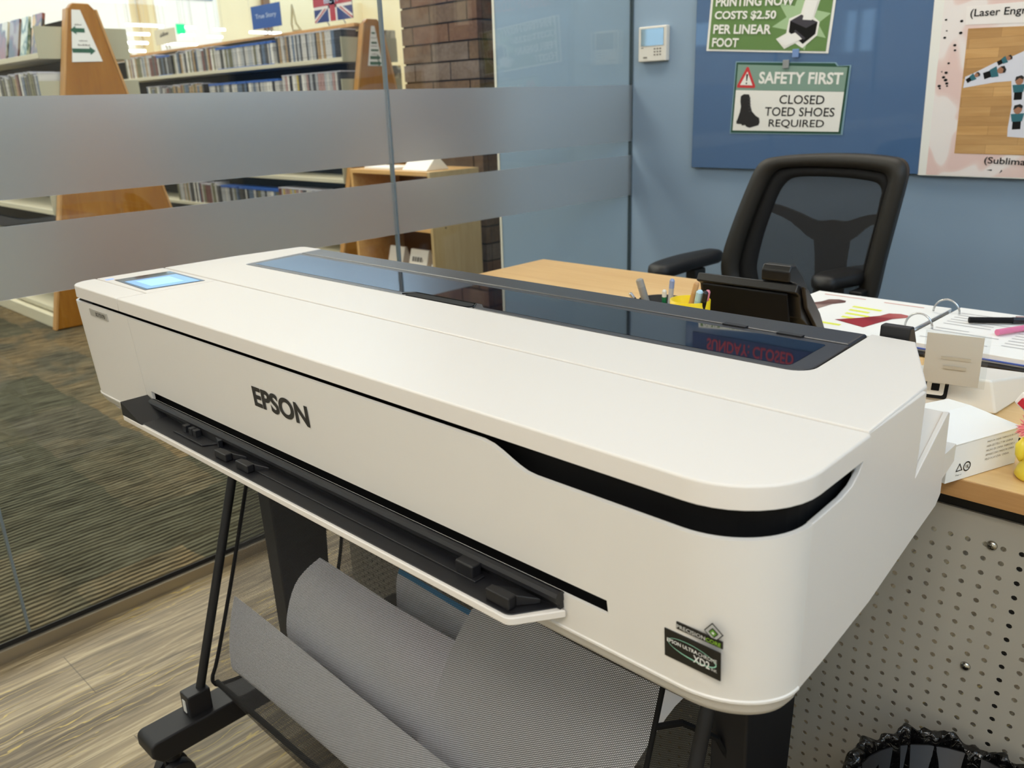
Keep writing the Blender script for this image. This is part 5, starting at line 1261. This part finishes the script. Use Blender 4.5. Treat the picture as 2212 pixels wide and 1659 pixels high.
# fabric border inside the frame, then the netting with the Y-shaped support behind
inner2 = [(-1.165, 0.60), (-1.185, 0.66), (-1.190, 0.70), (-1.178, 0.78), (-1.160, 0.85), (-1.142, 0.905), (-1.122, 0.935), (-1.095, 0.948), (-1.03, 0.952), (-0.95, 0.951), (-0.885, 0.946), (-0.860, 0.938), (-0.850, 0.92), (-0.852, 0.90), (-0.860, 0.83), (-0.873, 0.74), (-0.882, 0.66), (-0.895, 0.60)]
obj('fabric_border', ring_part(MB(), inner, inner2, 0.0, 0.006), mat('chair_fabric', '#0f0f10', 0.8), ch, smooth=True)
chnet = bpy.data.materials.new('chair_netting'); chnet.use_nodes = True; t = NT(chnet)
t.b.inputs['Base Color'].default_value = (0.02, 0.021, 0.024, 1); t.b.inputs['Roughness'].default_value = 0.7
hole = net(t, 0.0056, 0.0034, 0.145)
tr_ = t.n('ShaderNodeBsdfTransparent'); mx = t.n('ShaderNodeMixShader'); t.l(hole, mx.inputs[0]); t.l(t.b.outputs[0], mx.inputs[1]); t.l(tr_.outputs[0], mx.inputs[2]); t.l(mx.outputs[0], t.out.inputs['Surface'])
def netf(u, v):
    z = 0.59+0.375*v
    xl = -1.215+0.07*smooth(0.70, 0.95, z); xr = -0.872+0.030*smooth(0.60, 0.95, z)
    return CB(xl+(xr-xl)*u, z, 0.003)
obj('back_netting', MB().grid(netf, 12, 14, 0, lambda u, v: (u*0.36, v*0.375)), chnet, ch, smooth=True)
m = MB()
def strip(m, C, W, d0, d1, N=24):
    vs = []
    for k in range(N+1):
        t_ = k/N; p = Vector(cat(C, t_)[:2]); q = Vector(cat(C, min(1, t_+0.01))[:2])-Vector(cat(C, max(0, t_-0.01))[:2]); n_ = Vector((-q.y, q.x)).normalized()
        wd = cat([(w__, 0) for w__ in W], t_)[0]/2; a, b = p+n_*wd, p-n_*wd
        vs += [CB(a.x, a.y, d0), CB(b.x, b.y, d0), CB(b.x, b.y, d1), CB(a.x, a.y, d1)]
    fs = [(4*k+i, 4*k+(i+1) % 4, 4*k+4+(i+1) % 4, 4*k+4+i) for k in range(N) for i in range(4)]+[(0, 1, 2, 3), tuple(4*N+i for i in (3, 2, 1, 0))]
    return m.add(vs, fs)
strip(m, [(-1.205, 0.862), (-1.16, 0.858), (-1.10, 0.838), (-1.035, 0.806), (-0.985, 0.80), (-0.94, 0.808), (-0.89, 0.838), (-0.845, 0.852)], [0.020, 0.024, 0.030, 0.050, 0.07, 0.055, 0.032, 0.022], 0.008, 0.024)
strip(m, [(-0.985, 0.825), (-0.982, 0.78), (-0.978, 0.70), (-0.976, 0.60), (-0.98, 0.50)], [0.12, 0.10, 0.085, 0.085, 0.09], 0.010, 0.028)
obj('back_support', m, mat('chair_support', '#101010', 0.55), ch, smooth=False)
obj('seat', MB().prism(rrect(-1.275, 1.80, -0.785, 2.27, 0.09, 8), 0.43, 0.50, 'z', 0, 0.03, 4), mat('seat_fabric', '#121213', 0.85), ch, smooth=True)
def armrest(pts, base, label):
    def f(u, v):
        q = cat(pts, v); a = 2*math.pi*u; r_ = q[2]
        return (q[0]+r_*math.cos(a), q[1], 0)
    m = MB(); N, M = 24, 14; vs = []
    dirv = (Vector(pts[-1][:2])-Vector(pts[0][:2])).normalized(); nrm = Vector((-dirv.y, dirv.x))
    for j in range(N+1):
        q = cat(pts, j/N)
        e = min(1.0, math.sin(math.pi*min(0.5, j/N*4)) if j/N < 0.125 else (math.sin(math.pi*min(0.5, (1-j/N)*4)) if j/N > 0.875 else 1.0)); e = max(e, 0.08)
        for k in range(M):
            a = 2*math.pi*k/M; c, s_ = math.cos(a), math.sin(a)
            c = math.copysign(abs(c)**0.7, c); s_ = math.copysign(abs(s_)**0.7, s_)
            p = Vector((q[0], q[1]))+nrm*c*q[3]*e
            vs.append((p.x, p.y, q[2]+s_*0.023*e))
    fs = [(j*M+k, j*M+(k+1) % M, (j+1)*M+(k+1) % M, (j+1)*M+k) for j in range(N) for k in range(M)]+[tuple(range(M))[::-1], tuple(N*M+k for k in range(M))]
    m.add(vs, fs)
    p = obj('arm_pad', m, mat('arm_pad', '#151516', 0.5), ch, smooth=True)
    x, y = base
    obj('arm_post', MB().prism([(y-0.03, 0.44), (y+0.03, 0.44), (y+0.025, 0.665), (y-0.035, 0.665)], x-0.018, x+0.018, 'x').box((min(x, -1.03+0.2*math.copysign(1, x+1.03)), y-0.03, 0.415), (max(x, -1.03+0.2*math.copysign(1, x+1.03)), y+0.03, 0.44)), ch_m, ch, bevel=0.004)
armrest([(-1.425, 2.09, 0.672, 0.036), (-1.422, 2.15, 0.678, 0.047), (-1.412, 2.23, 0.684, 0.048), (-1.395, 2.31, 0.688, 0.042), (-1.378, 2.40, 0.690, 0.032)], (-1.385, 2.27), 'l')
armrest([(-0.945, 2.165, 0.680, 0.036), (-0.938, 2.21, 0.686, 0.045), (-0.915, 2.26, 0.690, 0.046), (-0.895, 2.31, 0.692, 0.040), (-0.875, 2.38, 0.690, 0.032)], (-0.865, 2.25), 'r')
obj('gas_column', MB().lathe([(0.03, 0.09), (0.03, 0.28), (0.02, 0.281), (0.02, 0.43)], (-1.03, 2.04, 0), 16), ch_m, ch)
m = MB()
for k in range(5):
    a = math.radians(90+72*k); d = Vector((math.cos(a), math.sin(a), 0)); c_ = Vector((-1.03, 2.04, 0.09))
    m.tube([c_, c_+d*0.30+Vector((0, 0, -0.02))], [0.028, 0.018], 8)
obj('star_base', m, ch_m, ch)
for k in range(5):
    a = math.radians(90+72*k); p = Vector((-1.03, 2.04, 0))+Vector((math.cos(a), math.sin(a), 0))*0.29
    obj('caster', MB().lathe([(0.025, -0.02), (0.027, -0.015), (0.027, 0.015), (0.025, 0.02)], (p.x, p.y, 0.0272), 14, axis='x').box((p.x-0.006, p.y-0.006, 0.05), (p.x+0.006, p.y+0.006, 0.075)), ch_m, ch)
